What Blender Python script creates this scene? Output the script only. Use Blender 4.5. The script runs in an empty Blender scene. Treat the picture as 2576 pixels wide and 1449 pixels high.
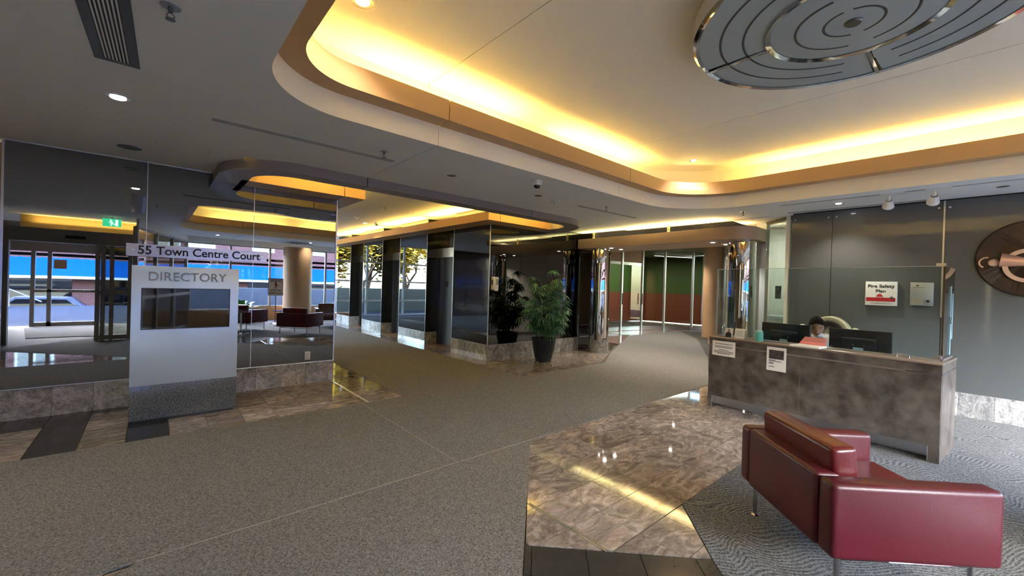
import bpy, math, random
import numpy as np
from mathutils import Vector, Matrix
from mathutils.geometry import tessellate_polygon
random.seed(7)
PI = math.pi
scene = bpy.context.scene
C = scene.collection

# ------------------------------------------------------------------ camera, world, exposure
cd = bpy.data.cameras.new('camera'); cam = bpy.data.objects.new('camera', cd); C.objects.link(cam)
_f, _pit, _rol, _yw = 1036.0, .006, -.0298, math.radians(48.85)
cd.sensor_width = 36.0; cd.lens = _f / 2576 * 36; cd.clip_start = .05; cd.clip_end = 400
_fw = Vector((0, math.cos(_pit), -math.sin(_pit))); _rt = Vector((1, 0, 0)); _dn = -_rt.cross(_fw)
_r2 = math.cos(_rol) * _rt + math.sin(_rol) * _dn; _d2 = -math.sin(_rol) * _rt + math.cos(_rol) * _dn
_M = Matrix(((math.sin(_yw), math.cos(_yw), 0), (-math.cos(_yw), math.sin(_yw), 0), (0, 0, 1)))
R_, D_, F_ = _M @ _r2, _M @ _d2, _M @ _fw
cam.matrix_world = Matrix(((R_.x, -D_.x, -F_.x, 0), (R_.y, -D_.y, -F_.y, 0), (R_.z, -D_.z, -F_.z, 1.5), (0, 0, 0, 1)))
scene.camera = cam

w = bpy.data.worlds.new('world'); scene.world = w; w.use_nodes = True
wn = w.node_tree.nodes; wl = w.node_tree.links
sky = wn.new('ShaderNodeTexSky'); sky.sky_type = 'NISHITA'; sky.sun_disc = False
sky.sun_elevation = math.radians(32); sky.sun_rotation = math.radians(200); sky.air_density = 1.0; sky.dust_density = 1.5
SKY = 2.7
wn['Background'].inputs['Strength'].default_value = SKY
wl.new(sky.outputs[0], wn['Background'].inputs['Color'])
vs = scene.view_settings; vs.view_transform = 'Standard'; vs.look = 'None'; vs.gamma = 1; vs.use_curve_mapping = False
vs.exposure = 1.78
scene.cycles.max_bounces = 10; scene.cycles.diffuse_bounces = 7; scene.cycles.glossy_bounces = 5
scene.cycles.transmission_bounces = 6; scene.cycles.transparent_max_bounces = 16
scene.cycles.caustics_reflective = False; scene.cycles.caustics_refractive = False
scene.cycles.sample_clamp_indirect = 8.0

def light(kind, loc, energy, color, size=None, sy=None, rot=(0, 0, 0), spot=None, blend=.6, name='lamp', radius=None):
    l = bpy.data.lights.new(name, kind); l.energy = energy; l.color = color
    if kind == 'AREA':
        l.shape = 'RECTANGLE'; l.size = size; l.size_y = sy or size
    if kind == 'SPOT':
        l.spot_size = spot; l.spot_blend = blend; l.shadow_soft_size = .04
    if radius: l.shadow_soft_size = radius
    o = bpy.data.objects.new(name, l); o.location = loc; o.rotation_euler = rot; C.objects.link(o)
    return o
WARM = (1.0, .72, .17); COVE_E = 4.4
# low winter sun that lights the trees beyond the far windows
sun = light('SUN', (0, 0, 20), .8, (1.0, .9, .72), rot=(math.radians(58), 0, math.radians(150)), name='sunlight'); sun.data.angle = .01

# ------------------------------------------------------------------ materials
def nt(name):
    m = bpy.data.materials.new(name); m.use_nodes = True
    return m, m.node_tree.nodes, m.node_tree.links, m.node_tree.nodes['Principled BSDF']
def mat(name, col, rough=.5, metal=0, emit=None, es=0, bump=0, bscale=40, var=0, vscale=6, spec=None, coat=0, col2=None, coord='Object', aniso=None):
    m, n, l, b = nt(name)
    b.inputs['Base Color'].default_value = (*col, 1); b.inputs['Roughness'].default_value = rough; b.inputs['Metallic'].default_value = metal
    if spec is not None: b.inputs['Specular IOR Level'].default_value = spec
    if coat: b.inputs['Coat Weight'].default_value = coat; b.inputs['Coat Roughness'].default_value = .05
    if emit: b.inputs['Emission Color'].default_value = (*emit, 1); b.inputs['Emission Strength'].default_value = es
    tc = n.new('ShaderNodeTexCoord')
    if var or col2:
        t = n.new('ShaderNodeTexNoise'); t.inputs['Scale'].default_value = vscale; t.inputs['Detail'].default_value = 6
        l.new(tc.outputs[coord], t.inputs['Vector'])
        r = n.new('ShaderNodeValToRGB'); r.color_ramp.elements[0].position = .35; r.color_ramp.elements[1].position = .65
        c2 = col2 or tuple(min(1, c * (1 + var)) for c in col); c1 = col if col2 else tuple(c * (1 - var) for c in col)
        r.color_ramp.elements[0].color = (*c1, 1); r.color_ramp.elements[1].color = (*c2, 1)
        l.new(t.outputs['Fac'], r.inputs['Fac']); l.new(r.outputs['Color'], b.inputs['Base Color'])
    if bump:
        t = n.new('ShaderNodeTexNoise'); t.inputs['Scale'].default_value = bscale; t.inputs['Detail'].default_value = 3
        l.new(tc.outputs[coord], t.inputs['Vector'])
        bp = n.new('ShaderNodeBump'); bp.inputs['Strength'].default_value = bump; bp.inputs['Distance'].default_value = .01
        l.new(t.outputs['Fac'], bp.inputs['Height']); l.new(bp.outputs['Normal'], b.inputs['Normal'])
    return m
def marble_mat(name, dark, mid, lite, rough=.06, scale=3.0, vein=1.0):
    m, n, l, b = nt(name)
    tc = n.new('ShaderNodeTexCoord'); oi = n.new('ShaderNodeObjectInfo')
    mul = n.new('ShaderNodeVectorMath'); mul.operation = 'SCALE'; l.new(oi.outputs['Random'], mul.inputs['Scale']); mul.inputs[0].default_value = (37, 53, 19)
    add = n.new('ShaderNodeVectorMath'); add.operation = 'ADD'; l.new(tc.outputs['Object'], add.inputs[0]); l.new(mul.outputs[0], add.inputs[1])
    mp = n.new('ShaderNodeMapping'); mp.inputs['Scale'].default_value = (1, 1.9, 1); l.new(add.outputs[0], mp.inputs['Vector'])
    n1 = n.new('ShaderNodeTexNoise'); n1.inputs['Scale'].default_value = scale; n1.inputs['Detail'].default_value = 9; n1.inputs['Roughness'].default_value = .62; n1.inputs['Distortion'].default_value = 3.2
    l.new(mp.outputs[0], n1.inputs['Vector'])
    r = n.new('ShaderNodeValToRGB'); e = r.color_ramp.elements
    e[0].position = .34; e[0].color = (*dark, 1); e[1].position = .66; e[1].color = (*lite, 1)
    k = e.new(.5); k.color = (*mid, 1)
    l.new(n1.outputs['Fac'], r.inputs['Fac'])
    n2 = n.new('ShaderNodeTexNoise'); n2.inputs['Scale'].default_value = scale * 2.4; n2.inputs['Detail'].default_value = 8; n2.inputs['Distortion'].default_value = 3.5
    l.new(mp.outputs[0], n2.inputs['Vector'])
    r2 = n.new('ShaderNodeValToRGB'); q = r2.color_ramp.elements
    q[0].position = .47; q[0].color = (1, 1, 1, 1); q[1].position = .53; q[1].color = (1, 1, 1, 1); z = q.new(.5); z.color = (1 - .6 * vein,) * 3 + (1,)
    l.new(n2.outputs['Fac'], r2.inputs['Fac'])
    mx = n.new('ShaderNodeMix'); mx.data_type = 'RGBA'; mx.blend_type = 'MULTIPLY'; mx.inputs['Factor'].default_value = 1
    l.new(r.outputs['Color'], mx.inputs['A']); l.new(r2.outputs['Color'], mx.inputs['B'])
    hv = n.new('ShaderNodeHueSaturation'); mr = n.new('ShaderNodeMapRange'); mr.inputs['To Min'].default_value = .72; mr.inputs['To Max'].default_value = 1.22
    l.new(oi.outputs['Random'], mr.inputs['Value']); l.new(mr.outputs[0], hv.inputs['Value']); l.new(mx.outputs['Result'], hv.inputs['Color'])
    l.new(hv.outputs['Color'], b.inputs['Base Color']); b.inputs['Roughness'].default_value = rough
    return m
def carpet_mat(name, a, c, pattern=False):
    m, n, l, b = nt(name); tc = n.new('ShaderNodeTexCoord'); b.inputs['Roughness'].default_value = .95; b.inputs['Specular IOR Level'].default_value = .1
    t = n.new('ShaderNodeTexNoise'); t.inputs['Scale'].default_value = 120; t.inputs['Detail'].default_value = 5; t.inputs['Roughness'].default_value = .75; l.new(tc.outputs['Object'], t.inputs['Vector'])
    r = n.new('ShaderNodeValToRGB'); e = r.color_ramp.elements; e[0].position = .38; e[0].color = (*a, 1); e[1].position = .62; e[1].color = (*c, 1)
    if not pattern:
        l.new(t.outputs['Fac'], r.inputs['Fac']); l.new(r.outputs['Color'], b.inputs['Base Color']); h = t.outputs['Fac']
    else:
        nz = n.new('ShaderNodeTexNoise'); nz.inputs['Scale'].default_value = 1.5; nz.inputs['Detail'].default_value = 1.0; nz.inputs['Distortion'].default_value = .6
        l.new(tc.outputs['Object'], nz.inputs['Vector'])
        dt = n.new('ShaderNodeVectorMath'); dt.operation = 'DOT_PRODUCT'; dt.inputs[1].default_value = (150, 200, 0); l.new(tc.outputs['Object'], dt.inputs[0])
        ml = n.new('ShaderNodeMath'); ml.operation = 'MULTIPLY_ADD'; ml.inputs[1].default_value = 130; l.new(nz.outputs['Fac'], ml.inputs[0]); l.new(dt.outputs['Value'], ml.inputs[2])
        sn = n.new('ShaderNodeMath'); sn.operation = 'SINE'; l.new(ml.outputs[0], sn.inputs[0])
        m2 = n.new('ShaderNodeMath'); m2.operation = 'MULTIPLY_ADD'; m2.inputs[1].default_value = .055; m2.inputs[2].default_value = .0; l.new(sn.outputs[0], m2.inputs[0])
        ad = n.new('ShaderNodeMath'); ad.operation = 'ADD'; l.new(m2.outputs[0], ad.inputs[0]); l.new(t.outputs['Fac'], ad.inputs[1])
        l.new(ad.outputs[0], r.inputs['Fac']); l.new(r.outputs['Color'], b.inputs['Base Color']); h = ad.outputs[0]
    bp = n.new('ShaderNodeBump'); bp.inputs['Strength'].default_value = .5; bp.inputs['Distance'].default_value = .006
    l.new(h, bp.inputs['Height']); l.new(bp.outputs[0], b.inputs['Normal'])
    return m
def glass_mat(name, tint=(.9, .95, .95), refl=.08, rough=0.0, solid=0.0, solidc=(.5, .5, .5)):
    m = bpy.data.materials.new(name); m.use_nodes = True; n = m.node_tree.nodes; l = m.node_tree.links
    for x in list(n):
        if x.type != 'OUTPUT_MATERIAL': n.remove(x)
    out = [x for x in n if x.type == 'OUTPUT_MATERIAL'][0]
    tr = n.new('ShaderNodeBsdfTransparent'); tr.inputs['Color'].default_value = (*tint, 1)
    gl = n.new('ShaderNodeBsdfGlossy'); gl.inputs['Roughness'].default_value = rough
    fr = n.new('ShaderNodeFresnel'); fr.inputs['IOR'].default_value = 1.45
    ma = n.new('ShaderNodeMath'); ma.operation = 'MULTIPLY_ADD'; ma.inputs[1].default_value = 1.0; ma.inputs[2].default_value = max(0, refl - .04); ma.use_clamp = True
    l.new(fr.outputs[0], ma.inputs[0])
    ge = n.new('ShaderNodeNewGeometry'); iv = n.new('ShaderNodeMath'); iv.operation = 'SUBTRACT'; iv.inputs[0].default_value = 1; l.new(ge.outputs['Backfacing'], iv.inputs[1])
    mb = n.new('ShaderNodeMath'); mb.operation = 'MULTIPLY'; l.new(ma.outputs[0], mb.inputs[0]); l.new(iv.outputs[0], mb.inputs[1]); ma = mb
    mx = n.new('ShaderNodeMixShader'); l.new(ma.outputs[0], mx.inputs[0]); l.new(tr.outputs[0], mx.inputs[1]); l.new(gl.outputs[0], mx.inputs[2])
    last = mx
    if solid:
        df = n.new('ShaderNodeBsdfDiffuse'); df.inputs['Color'].default_value = (*solidc, 1)
        m2 = n.new('ShaderNodeMixShader'); m2.inputs[0].default_value = solid; l.new(mx.outputs[0], m2.inputs[1]); l.new(df.outputs[0], m2.inputs[2]); last = m2
    l.new(last.outputs[0], out.inputs[0])
    return m
def mirror_mat(name, col, bump=.03, bs=1.2):
    m, n, l, b = nt(name); b.inputs['Base Color'].default_value = (*col, 1); b.inputs['Metallic'].default_value = 1; b.inputs['Roughness'].default_value = .012
    tc = n.new('ShaderNodeTexCoord'); t = n.new('ShaderNodeTexNoise'); t.inputs['Scale'].default_value = bs; t.inputs['Detail'].default_value = 0
    l.new(tc.outputs['Object'], t.inputs['Vector']); bp = n.new('ShaderNodeBump'); bp.inputs['Strength'].default_value = bump; bp.inputs['Distance'].default_value = .05
    l.new(t.outputs['Fac'], bp.inputs['Height']); l.new(bp.outputs[0], b.inputs['Normal'])
    return m
def brick_mat():
    m, n, l, b = nt('red_brick_wall'); tc = n.new('ShaderNodeTexCoord'); mp = n.new('ShaderNodeMapping'); mp.inputs['Rotation'].default_value = (PI / 2, 0, 0)
    l.new(tc.outputs['Object'], mp.inputs['Vector'])
    t = n.new('ShaderNodeTexBrick'); t.inputs['Scale'].default_value = 2.2; t.inputs['Mortar Size'].default_value = .02
    t.inputs['Color1'].default_value = (.17, .055, .05, 1); t.inputs['Color2'].default_value = (.13, .042, .042, 1); t.inputs['Mortar'].default_value = (.22, .15, .15, 1)
    l.new(mp.outputs[0], t.inputs['Vector']); l.new(t.outputs['Color'], b.inputs['Base Color']); b.inputs['Roughness'].default_value = .9
    return m
M = {}
M['ceil'] = mat('grey_ceiling_paint', (.80, .83, .845), .85, bump=.15, bscale=180)
M['coffer'] = mat('cream_ceiling_paint', (.82, .80, .74), .8, bump=.1, bscale=150)
M['band'] = mat('white_ceiling_edge', (.85, .84, .82), .7)
M['ring'] = mat('tan_soffit_metal', (.54, .35, .175), .5)
M['soffit'] = mat('taupe_soffit', (.30, .25, .22), .5)
M['oring'] = mat('orange_soffit_metal', (.62, .36, .13), .5)
M['tan'] = mat('tan_paint', (.47, .30, .165), .5, var=.04, vscale=3)
M['brownfascia'] = mat('brown_fascia', (.44, .30, .19), .45)
M['mirror'] = mirror_mat('tinted_mirror_glass', (.30, .31, .335), .02, 1.0)
M['bglass'] = mirror_mat('black_mirror_glass', (.11, .115, .12), .015, 1.0)
M['blackg'] = mat('black_gloss', (.012, .012, .013), .08, spec=.6)
M['marble'] = marble_mat('brown_grey_marble', (.165, .135, .12), (.29, .245, .215), (.47, .41, .36), .05, 2.8, .55)
M['marble_b'] = marble_mat('grey_marble_base', (.20, .205, .215), (.36, .365, .375), (.52, .525, .54), .08)
M['charcoal'] = mat('charcoal_stone', (.034, .032, .030), .16, var=.1, vscale=12)
M['recstone'] = mat('orange_brown_stone', (.26, .15, .085), .3, var=.2, vscale=9)
M['grout'] = mat('dark_grout', (.05, .045, .04), .8)
M['carpet'] = carpet_mat('grey_brown_carpet', (.062, .061, .059), (.27, .264, .252))
M['carpet2'] = carpet_mat('swirl_pattern_carpet', (.03, .032, .036), (.25, .268, .29), True)
M['vent'] = mat('grey_vent_paint', (.42, .42, .42), .6)
M['seam'] = mat('worn_seam_thread', (.34, .31, .27), .9)
M['steel'] = mat('brushed_steel', (.45, .45, .46), .28, 1, bump=.04, bscale=60)
M['doorsteel'] = mat('dark_brushed_steel', (.20, .20, .205), .3, 1, bump=.03, bscale=60)
M['chrome'] = mat('polished_chrome', (.85, .85, .86), .04, 1)
M['column'] = mirror_mat('mirror_polished_column', (.72, .70, .68), .06, 3.0)
M['alu'] = mat('aluminium', (.62, .63, .64), .32, 1)
M['alu_panel'] = mat('satin_aluminium_panel', (.62, .79, 1.0), .30, .3, bump=.35, bscale=1.6)  # blue in the base colour stands in for reflected daylight
M['frame'] = mat('anodised_frame', (.36, .35, .33), .45, .5)
M['granite'] = mat('speckled_granite', (.045, .055, .068), .16, col2=(.21, .24, .275), vscale=90)
M['desk'] = mat('mottled_desk_laminate', (.048, .038, .032), .28, col2=(.135, .115, .102), vscale=7, bump=.02)
M['desktop'] = mat('desk_edge_laminate', (.22, .17, .14), .25)
M['recwall'] = mat('grey_glass_wall_panel', (.088, .098, .104), .38, coat=.25)
M['white'] = mat('white_plastic', (.78, .78, .76), .4)
M['paper'] = mat('white_paper', (.80, .80, .80), .7)
M['black'] = mat('black_plastic', (.012, .012, .013), .35)
M['monitor'] = mat('black_monitor_case', (.010, .012, .016), .25)
M['ink'] = mat('black_ink', (.015, .015, .017), .6)
M['red'] = mat('red_print', (.45, .01, .02), .5)
M['leather'] = mat('burgundy_leather', (.070, .005, .012), .38, bump=.08, bscale=120, var=.12, vscale=3)
M['cush'] = mat('burgundy_leather_cushion', (.10, .009, .011), .30, bump=.08, bscale=120, var=.1, vscale=3)
M['frost'] = mat('frosted_grey_glass', (.42, .47, .47), .32)
M['groove'] = mat('etched_groove', (.045, .05, .05), .4)
M['pot'] = mat('dark_blue_grey_pot', (.018, .022, .032), .4)
M['leaf'] = mat('palm_leaf', (.035, .12, .07), .4, col2=(.09, .26, .14), vscale=7)
M['leaf2'] = mat('broad_leaf', (.04, .16, .05), .35, col2=(.08, .26, .08), vscale=7)
M['stem'] = mat('brown_stem', (.09, .065, .035), .7)
M['soil'] = mat('potting_soil', (.03, .02, .015), .95)
M['glass'] = glass_mat('clear_glass')
M['winglass'] = glass_mat('window_glass', (.93, .96, .98), .06)
M['sglass'] = glass_mat('storefront_glass', (.50, .52, .48), .10)
M['dglass'] = glass_mat('partition_glass', (.72, .78, .76), .10, solid=.12, solidc=(.5, .55, .53))
M['screen'] = mat('black_display_glass', (.004, .004, .005), .03, spec=1.0)
M['skin'] = mat('skin', (.36, .20, .13), .5)
M['hair'] = mat('black_hair', (.006, .005, .005), .75, spec=.15, bump=.3, bscale=90)
M['shirt'] = mat('white_shirt', (.62, .62, .66), .8, bump=.1, bscale=20)
M['trouser'] = mat('dark_trousers', (.02, .02, .03), .8)
M['beige'] = mat('beige_leather', (.52, .49, .34), .35)
M['darkbrown'] = mat('dark_bronze', (.045, .026, .018), .4, .4, var=.3, vscale=5)
M['copper'] = mat('rose_copper', (.62, .34, .22), .35, .5)
M['copperlt'] = mat('pale_copper', (.72, .52, .40), .4, .3)
M['wood'] = mat('orange_wood', (.42, .22, .10), .4, var=.2, vscale=8)
M['green'] = mat('green_wall_paint', (.045, .10, .012), .6)
M['orange'] = mat('orange_wall_paint', (.20, .04, .012), .6)
M['awning'] = mat('blue_metal_awning', (.003, .095, .40), .6, spec=.1)
M['brick'] = brick_mat()
M['stonew'] = mat('pale_concrete', (.13, .15, .19), .8, spec=.1, var=.08, vscale=4)
M['paving'] = mat('pale_paving', (.035, .047, .075), .9, spec=.02, var=.12, vscale=2)
M['asphalt'] = mat('asphalt', (.04, .04, .045), .9, spec=.05)
M['bark'] = mat('tree_bark', (.11, .09, .07), .9, var=.3, vscale=8)
M['yleaf'] = mat('yellow_leaf', (.75, .50, .05), .7, col2=(.35, .38, .06), vscale=2)
M['car'] = mat('dark_blue_car_paint', (.03, .03, .06), .15, coat=.6)
M['teal'] = mat('teal_plastic', (.12, .48, .42), .35)
M['pink'] = mat('pink_paper', (.75, .22, .22), .7)
M['blueprint'] = mat('pale_blue_print', (.35, .55, .62), .5)
M['gold'] = mat('brass_tube', (.6, .48, .2), .25, 1)
M['lampface'] = mat('lit_lamp', (1, 1, 1), .5, emit=(1, .93, .82), es=14)
M['lampdim'] = mat('dim_lamp', (.8, .8, .78), .4, emit=(1, .93, .85), es=.5)
M['tubelit'] = mat('lit_linear_tube', (1, 1, 1), .5, emit=(1, .97, .9), es=4)
M['greenlit'] = mat('exit_sign_green', (.02, .3, .12), .5, emit=(.05, .7, .3), es=.8)
M['whitelit'] = mat('exit_sign_white', (1, 1, 1), .5, emit=(.7, 1, .85), es=2)
M['slat'] = mat('metal_ceiling_slat', (.55, .53, .46), .3, .8)
M['reflector'] = mat('lamp_reflector', (.7, .7, .68), .2, .9)
M['yellow'] = mat('yellow_plastic', (.7, .45, .02), .5)

# ------------------------------------------------------------------ mesh builder
class MB:
    def __init__(s): s.v = []; s.f = []; s.mi = []; s.cur = 0
    def add(s, vs_, fs):
        o = len(s.v); s.v += [tuple(p) for p in vs_]; s.f += [tuple(i + o for i in f) for f in fs]; s.mi += [s.cur] * len(fs); return s
    def box(s, x0, y0, z0, x1, y1, z1):
        x0, x1 = min(x0, x1), max(x0, x1); y0, y1 = min(y0, y1), max(y0, y1); z0, z1 = min(z0, z1), max(z0, z1)
        return s.add([(x0, y0, z0), (x1, y0, z0), (x1, y1, z0), (x0, y1, z0), (x0, y0, z1), (x1, y0, z1), (x1, y1, z1), (x0, y1, z1)],
                     [(0, 3, 2, 1), (4, 5, 6, 7), (0, 1, 5, 4), (1, 2, 6, 5), (2, 3, 7, 6), (3, 0, 4, 7)])
    def wall(s, a, b, t, z0, z1):   # box along floor segment a-b with thickness t to the left of a->b
        a = Vector(a); b = Vector(b); d = (b - a).normalized(); n = Vector((-d.y, d.x)) * t
        return s.prism([a, b, b + n, a + n], z0, z1)
    def prism(s, poly, z0, z1):
        n = len(poly); pts = [(p[0], p[1]) for p in poly]
        area = sum(pts[i][0] * pts[(i + 1) % n][1] - pts[(i + 1) % n][0] * pts[i][1] for i in range(n))
        if area < 0: pts.reverse()
        vs_ = [(x, y, z0) for x, y in pts] + [(x, y, z1) for x, y in pts]
        fs = [(i, (i + 1) % n, n + (i + 1) % n, n + i) for i in range(n)]
        tri = tessellate_polygon([[Vector((x, y, 0)) for x, y in pts]])
        for t in tri:
            a, b, c = t
            cr = (pts[b][0] - pts[a][0]) * (pts[c][1] - pts[a][1]) - (pts[b][1] - pts[a][1]) * (pts[c][0] - pts[a][0])
            if cr < 0: a, c = c, a
            fs.append((n + a, n + b, n + c)); fs.append((c, b, a))
        return s.add(vs_, fs)
    def band(s, A, B, z0, z1, closed=False):   # solid ribbon between paired paths A (outer) and B (inner)
        n = len(A); vs_ = []
        for a, b in zip(A, B): vs_ += [(a[0], a[1], z0), (a[0], a[1], z1), (b[0], b[1], z1), (b[0], b[1], z0)]
        fs = []
        for i in range(n if closed else n - 1):
            j = (i + 1) % n; a = 4 * i; c = 4 * j
            for k in range(4): fs.append((a + k, a + (k + 1) % 4, c + (k + 1) % 4, c + k))
        if not closed: fs += [(0, 3, 2, 1), (4 * n - 4, 4 * n - 3, 4 * n - 2, 4 * n - 1)]
        return s.add(vs_, fs)
    def cyl(s, p0, p1, r0, r1=None, n=16, cap=True):
        r1 = r0 if r1 is None else r1; p0 = Vector(p0); p1 = Vector(p1); d = (p1 - p0).normalized()
        u = d.orthogonal().normalized(); v = d.cross(u); vs_ = []
        for p, r in ((p0, r0), (p1, r1)):
            for i in range(n):
                a = 2 * PI * i / n; vs_.append(p + (u * math.cos(a) + v * math.sin(a)) * r)
        fs = [(i, (i + 1) % n, n + (i + 1) % n, n + i) for i in range(n)]
        if cap: fs += [tuple(range(n - 1, -1, -1)), tuple(range(n, 2 * n))]
        return s.add(vs_, fs)
    def lathe(s, prof, c=(0, 0, 0), n=32, a0=0, a1=2 * PI):
        full = abs(a1 - a0 - 2 * PI) < 1e-6; m = n if full else n + 1; vs_ = []; fs = []; k = len(prof)
        for i in range(m):
            a = a0 + (a1 - a0) * i / n
            for r, z in prof: vs_.append((c[0] + r * math.cos(a), c[1] + r * math.sin(a), c[2] + z))
        for i in range(n):
            j = (i + 1) % m
            for q in range(k - 1): fs.append((i * k + q, j * k + q, j * k + q + 1, i * k + q + 1))
        return s.add(vs_, fs)
    def tube(s, path, r, n=8, r1=None):
        P = [Vector(p) for p in path]; vs_ = []; N = len(P); ref = None
        for i, p in enumerate(P):
            d = (P[min(i + 1, N - 1)] - P[max(i - 1, 0)]).normalized()
            if ref is None: ref = d.orthogonal().normalized()
            u = (ref - d * ref.dot(d)).normalized(); ref = u; v = d.cross(u)
            rr = r if r1 is None else r + (r1 - r) * i / (N - 1)
            for k in range(n):
                a = 2 * PI * k / n; vs_.append(p + (u * math.cos(a) + v * math.sin(a)) * rr)
        fs = [(i * n + k, i * n + (k + 1) % n, (i + 1) * n + (k + 1) % n, (i + 1) * n + k) for i in range(N - 1) for k in range(n)]
        fs += [tuple(range(n - 1, -1, -1)), tuple(range((N - 1) * n, N * n))]
        return s.add(vs_, fs)
    def ell(s, c, r, n=16, m=10, rot=None):
        vs_ = []; fs = []; R = rot or Matrix.Identity(3)
        for j in range(1, m):
            t = PI * j / m
            for i in range(n):
                a = 2 * PI * i / n
                vs_.append(Vector(c) + R @ Vector((r[0] * math.sin(t) * math.cos(a), r[1] * math.sin(t) * math.sin(a), r[2] * math.cos(t))))
        for j in range(m - 2):
            for i in range(n): fs.append((j * n + i, (j + 1) * n + i, (j + 1) * n + (i + 1) % n, j * n + (i + 1) % n))
        k = len(vs_); vs_ += [Vector(c) + R @ Vector((0, 0, r[2])), Vector(c) - R @ Vector((0, 0, r[2]))]
        for i in range(n): fs.append((k, i, (i + 1) % n)); fs.append((k + 1, (m - 2) * n + (i + 1) % n, (m - 2) * n + i))
        return s.add(vs_, fs)
    def mesh(s, name, m, smooth=False):
        me = bpy.data.meshes.new(name); me.from_pydata(s.v, [], s.f)
        for x in (m if isinstance(m, (list, tuple)) else [m]): me.materials.append(x)
        if any(s.mi): me.polygons.foreach_set('material_index', s.mi)
        if smooth:
            me.polygons.foreach_set('use_smooth', [True] * len(me.polygons))
            try: me.set_sharp_from_angle(angle=math.radians(35))
            except Exception: pass
        me.update(); return me
    def obj(s, name, m, parent=None, world=True, smooth=False, bevel=0, seg=3, loc=None):
        o = bpy.data.objects.new(name, s.mesh(name, m, smooth)); C.objects.link(o)
        if parent is not None:
            o.parent = parent
            if world: o.matrix_parent_inverse = Matrix.Identity(4); o.location = -WL(parent)
        if loc: o.location = loc
        if bevel:
            b = o.modifiers.new('bevel', 'BEVEL'); b.width = bevel; b.segments = seg; b.limit_method = 'ANGLE'; b.angle_limit = math.radians(40)
            o.data.polygons.foreach_set('use_smooth', [True] * len(o.data.polygons))
            try: o.data.set_sharp_from_angle(angle=math.radians(180))
            except Exception: pass
        return o
def WL(p):
    v = Vector((0, 0, 0))
    while p is not None: v = v + p.location; p = p.parent
    return v
def tag(o, label=None, cat=None, group=None, kind=None):
    if label: o['label'] = label
    if cat: o['category'] = cat
    if group: o['group'] = group
    if kind: o['kind'] = kind
    return o
def thing(name, loc, label=None, cat=None, group=None, kind=None, rz=0):
    o = bpy.data.objects.new(name, None); C.objects.link(o); o.location = loc; o.rotation_euler = (0, 0, rz); o.empty_display_size = .1
    return tag(o, label, cat, group, kind)
def copy_tree(o, parent=None):
    c = o.copy(); C.objects.link(c)
    if parent is not None: c.parent = parent
    for ch in [x for x in o.children]: copy_tree(ch, c)
    return c
def text_mesh(txt, size, depth=.002, bold=.0, align='CENTER', spacing=1.0):
    cu = bpy.data.curves.new('txt', 'FONT'); cu.body = txt; cu.size = size; cu.extrude = depth; cu.offset = bold; cu.align_x = align; cu.align_y = 'CENTER'
    cu.resolution_u = 4; cu.space_character = spacing
    o = bpy.data.objects.new('txt', cu); me = bpy.data.meshes.new_from_object(o); bpy.data.objects.remove(o); return me
def text_obj(name, txt, size, m, loc, rot, parent=None, depth=.002, bold=0, sx=1, align='CENTER', spacing=1.0):
    me = text_mesh(txt, size, depth, bold, align, spacing); me.materials.clear(); me.materials.append(m)
    o = bpy.data.objects.new(name, me); C.objects.link(o)
    o.rotation_euler = rot; o.scale = (sx, 1, 1)
    if parent is not None: o.parent = parent; o.location = Vector(loc) - WL(parent)
    else: o.location = loc
    return o
FACE_NY = (PI / 2, 0, 0)          # text on a surface facing -Y
FACE_NX = (PI / 2, 0, -PI / 2)    # text on a surface facing -X
FACE_PY = (PI / 2, 0, PI)         # facing +Y

def clip(poly, a, b, c):          # keep a*x+b*y<=c
    out = []
    for i in range(len(poly)):
        p, q = poly[i], poly[(i + 1) % len(poly)]; dp = a * p[0] + b * p[1] - c; dq = a * q[0] + b * q[1] - c
        if dp <= 0: out.append(p)
        if (dp < 0 < dq) or (dq < 0 < dp):
            t = dp / (dp - dq); out.append((p[0] + (q[0] - p[0]) * t, p[1] + (q[1] - p[1]) * t))
    return out
def area(poly): return abs(sum(poly[i][0] * poly[(i + 1) % len(poly)][1] - poly[(i + 1) % len(poly)][0] * poly[i][1] for i in range(len(poly)))) / 2 if len(poly) > 2 else 0
def rrect(x0, x1, y0, y1, rs, n=14):   # counterclockwise rounded rectangle, rs = radii (x0y0, x1y0, x1y1, x0y1)
    P = []
    for (cx, cy, r, a0) in ((x0 + rs[0], y0 + rs[0], rs[0], PI), (x1 - rs[1], y0 + rs[1], rs[1], 1.5 * PI), (x1 - rs[2], y1 - rs[2], rs[2], 0), (x0 + rs[3], y1 - rs[3], rs[3], .5 * PI)):
        for i in range(n + 1):
            a = a0 + .5 * PI * i / n; P.append((cx + r * math.cos(a), cy + r * math.sin(a)))
    return P

# ================================================================== FLOOR
TS = .305; G = .0022
floor = MB().box(-9, -4.6, -.20, 17, 17, -.012).obj('floor', M['grout']); tag(floor, kind='structure')
car_poly = [(-9, 2.87), (-.04, 2.87), (-2.33, .58), (-.905, -.845), (2.785, 2.85), (6.76, 2.87), (9.43, 4.03), (12.85, 5.84), (14.7, 7.35), (11.49, 7.44), (7.94, 5.61), (6.9, 4.98), (4.607, 4.98), (4.607, 15.9), (2.52, 15.9), (2.52, 4.98), (-9, 4.98)]
SM = 2.87
MB().prism([(-9, SM), (1.955, SM), (1.955, 4.98), (-9, 4.98)], -.014, .004).obj('carpet', M['carpet'], floor)
MB().prism([(1.96, SM)] + car_poly[5:15] + [(2.52, 4.98), (1.96, 4.98)], -.014, .004).obj('carpet', M['carpet'], floor)
MB().prism([(-.04, SM - .005), (-2.33, .58), (-.905, -.845), (2.785, 2.85), (2.785, SM - .005)], -.014, .004).obj('carpet', M['carpet'], floor)
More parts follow.
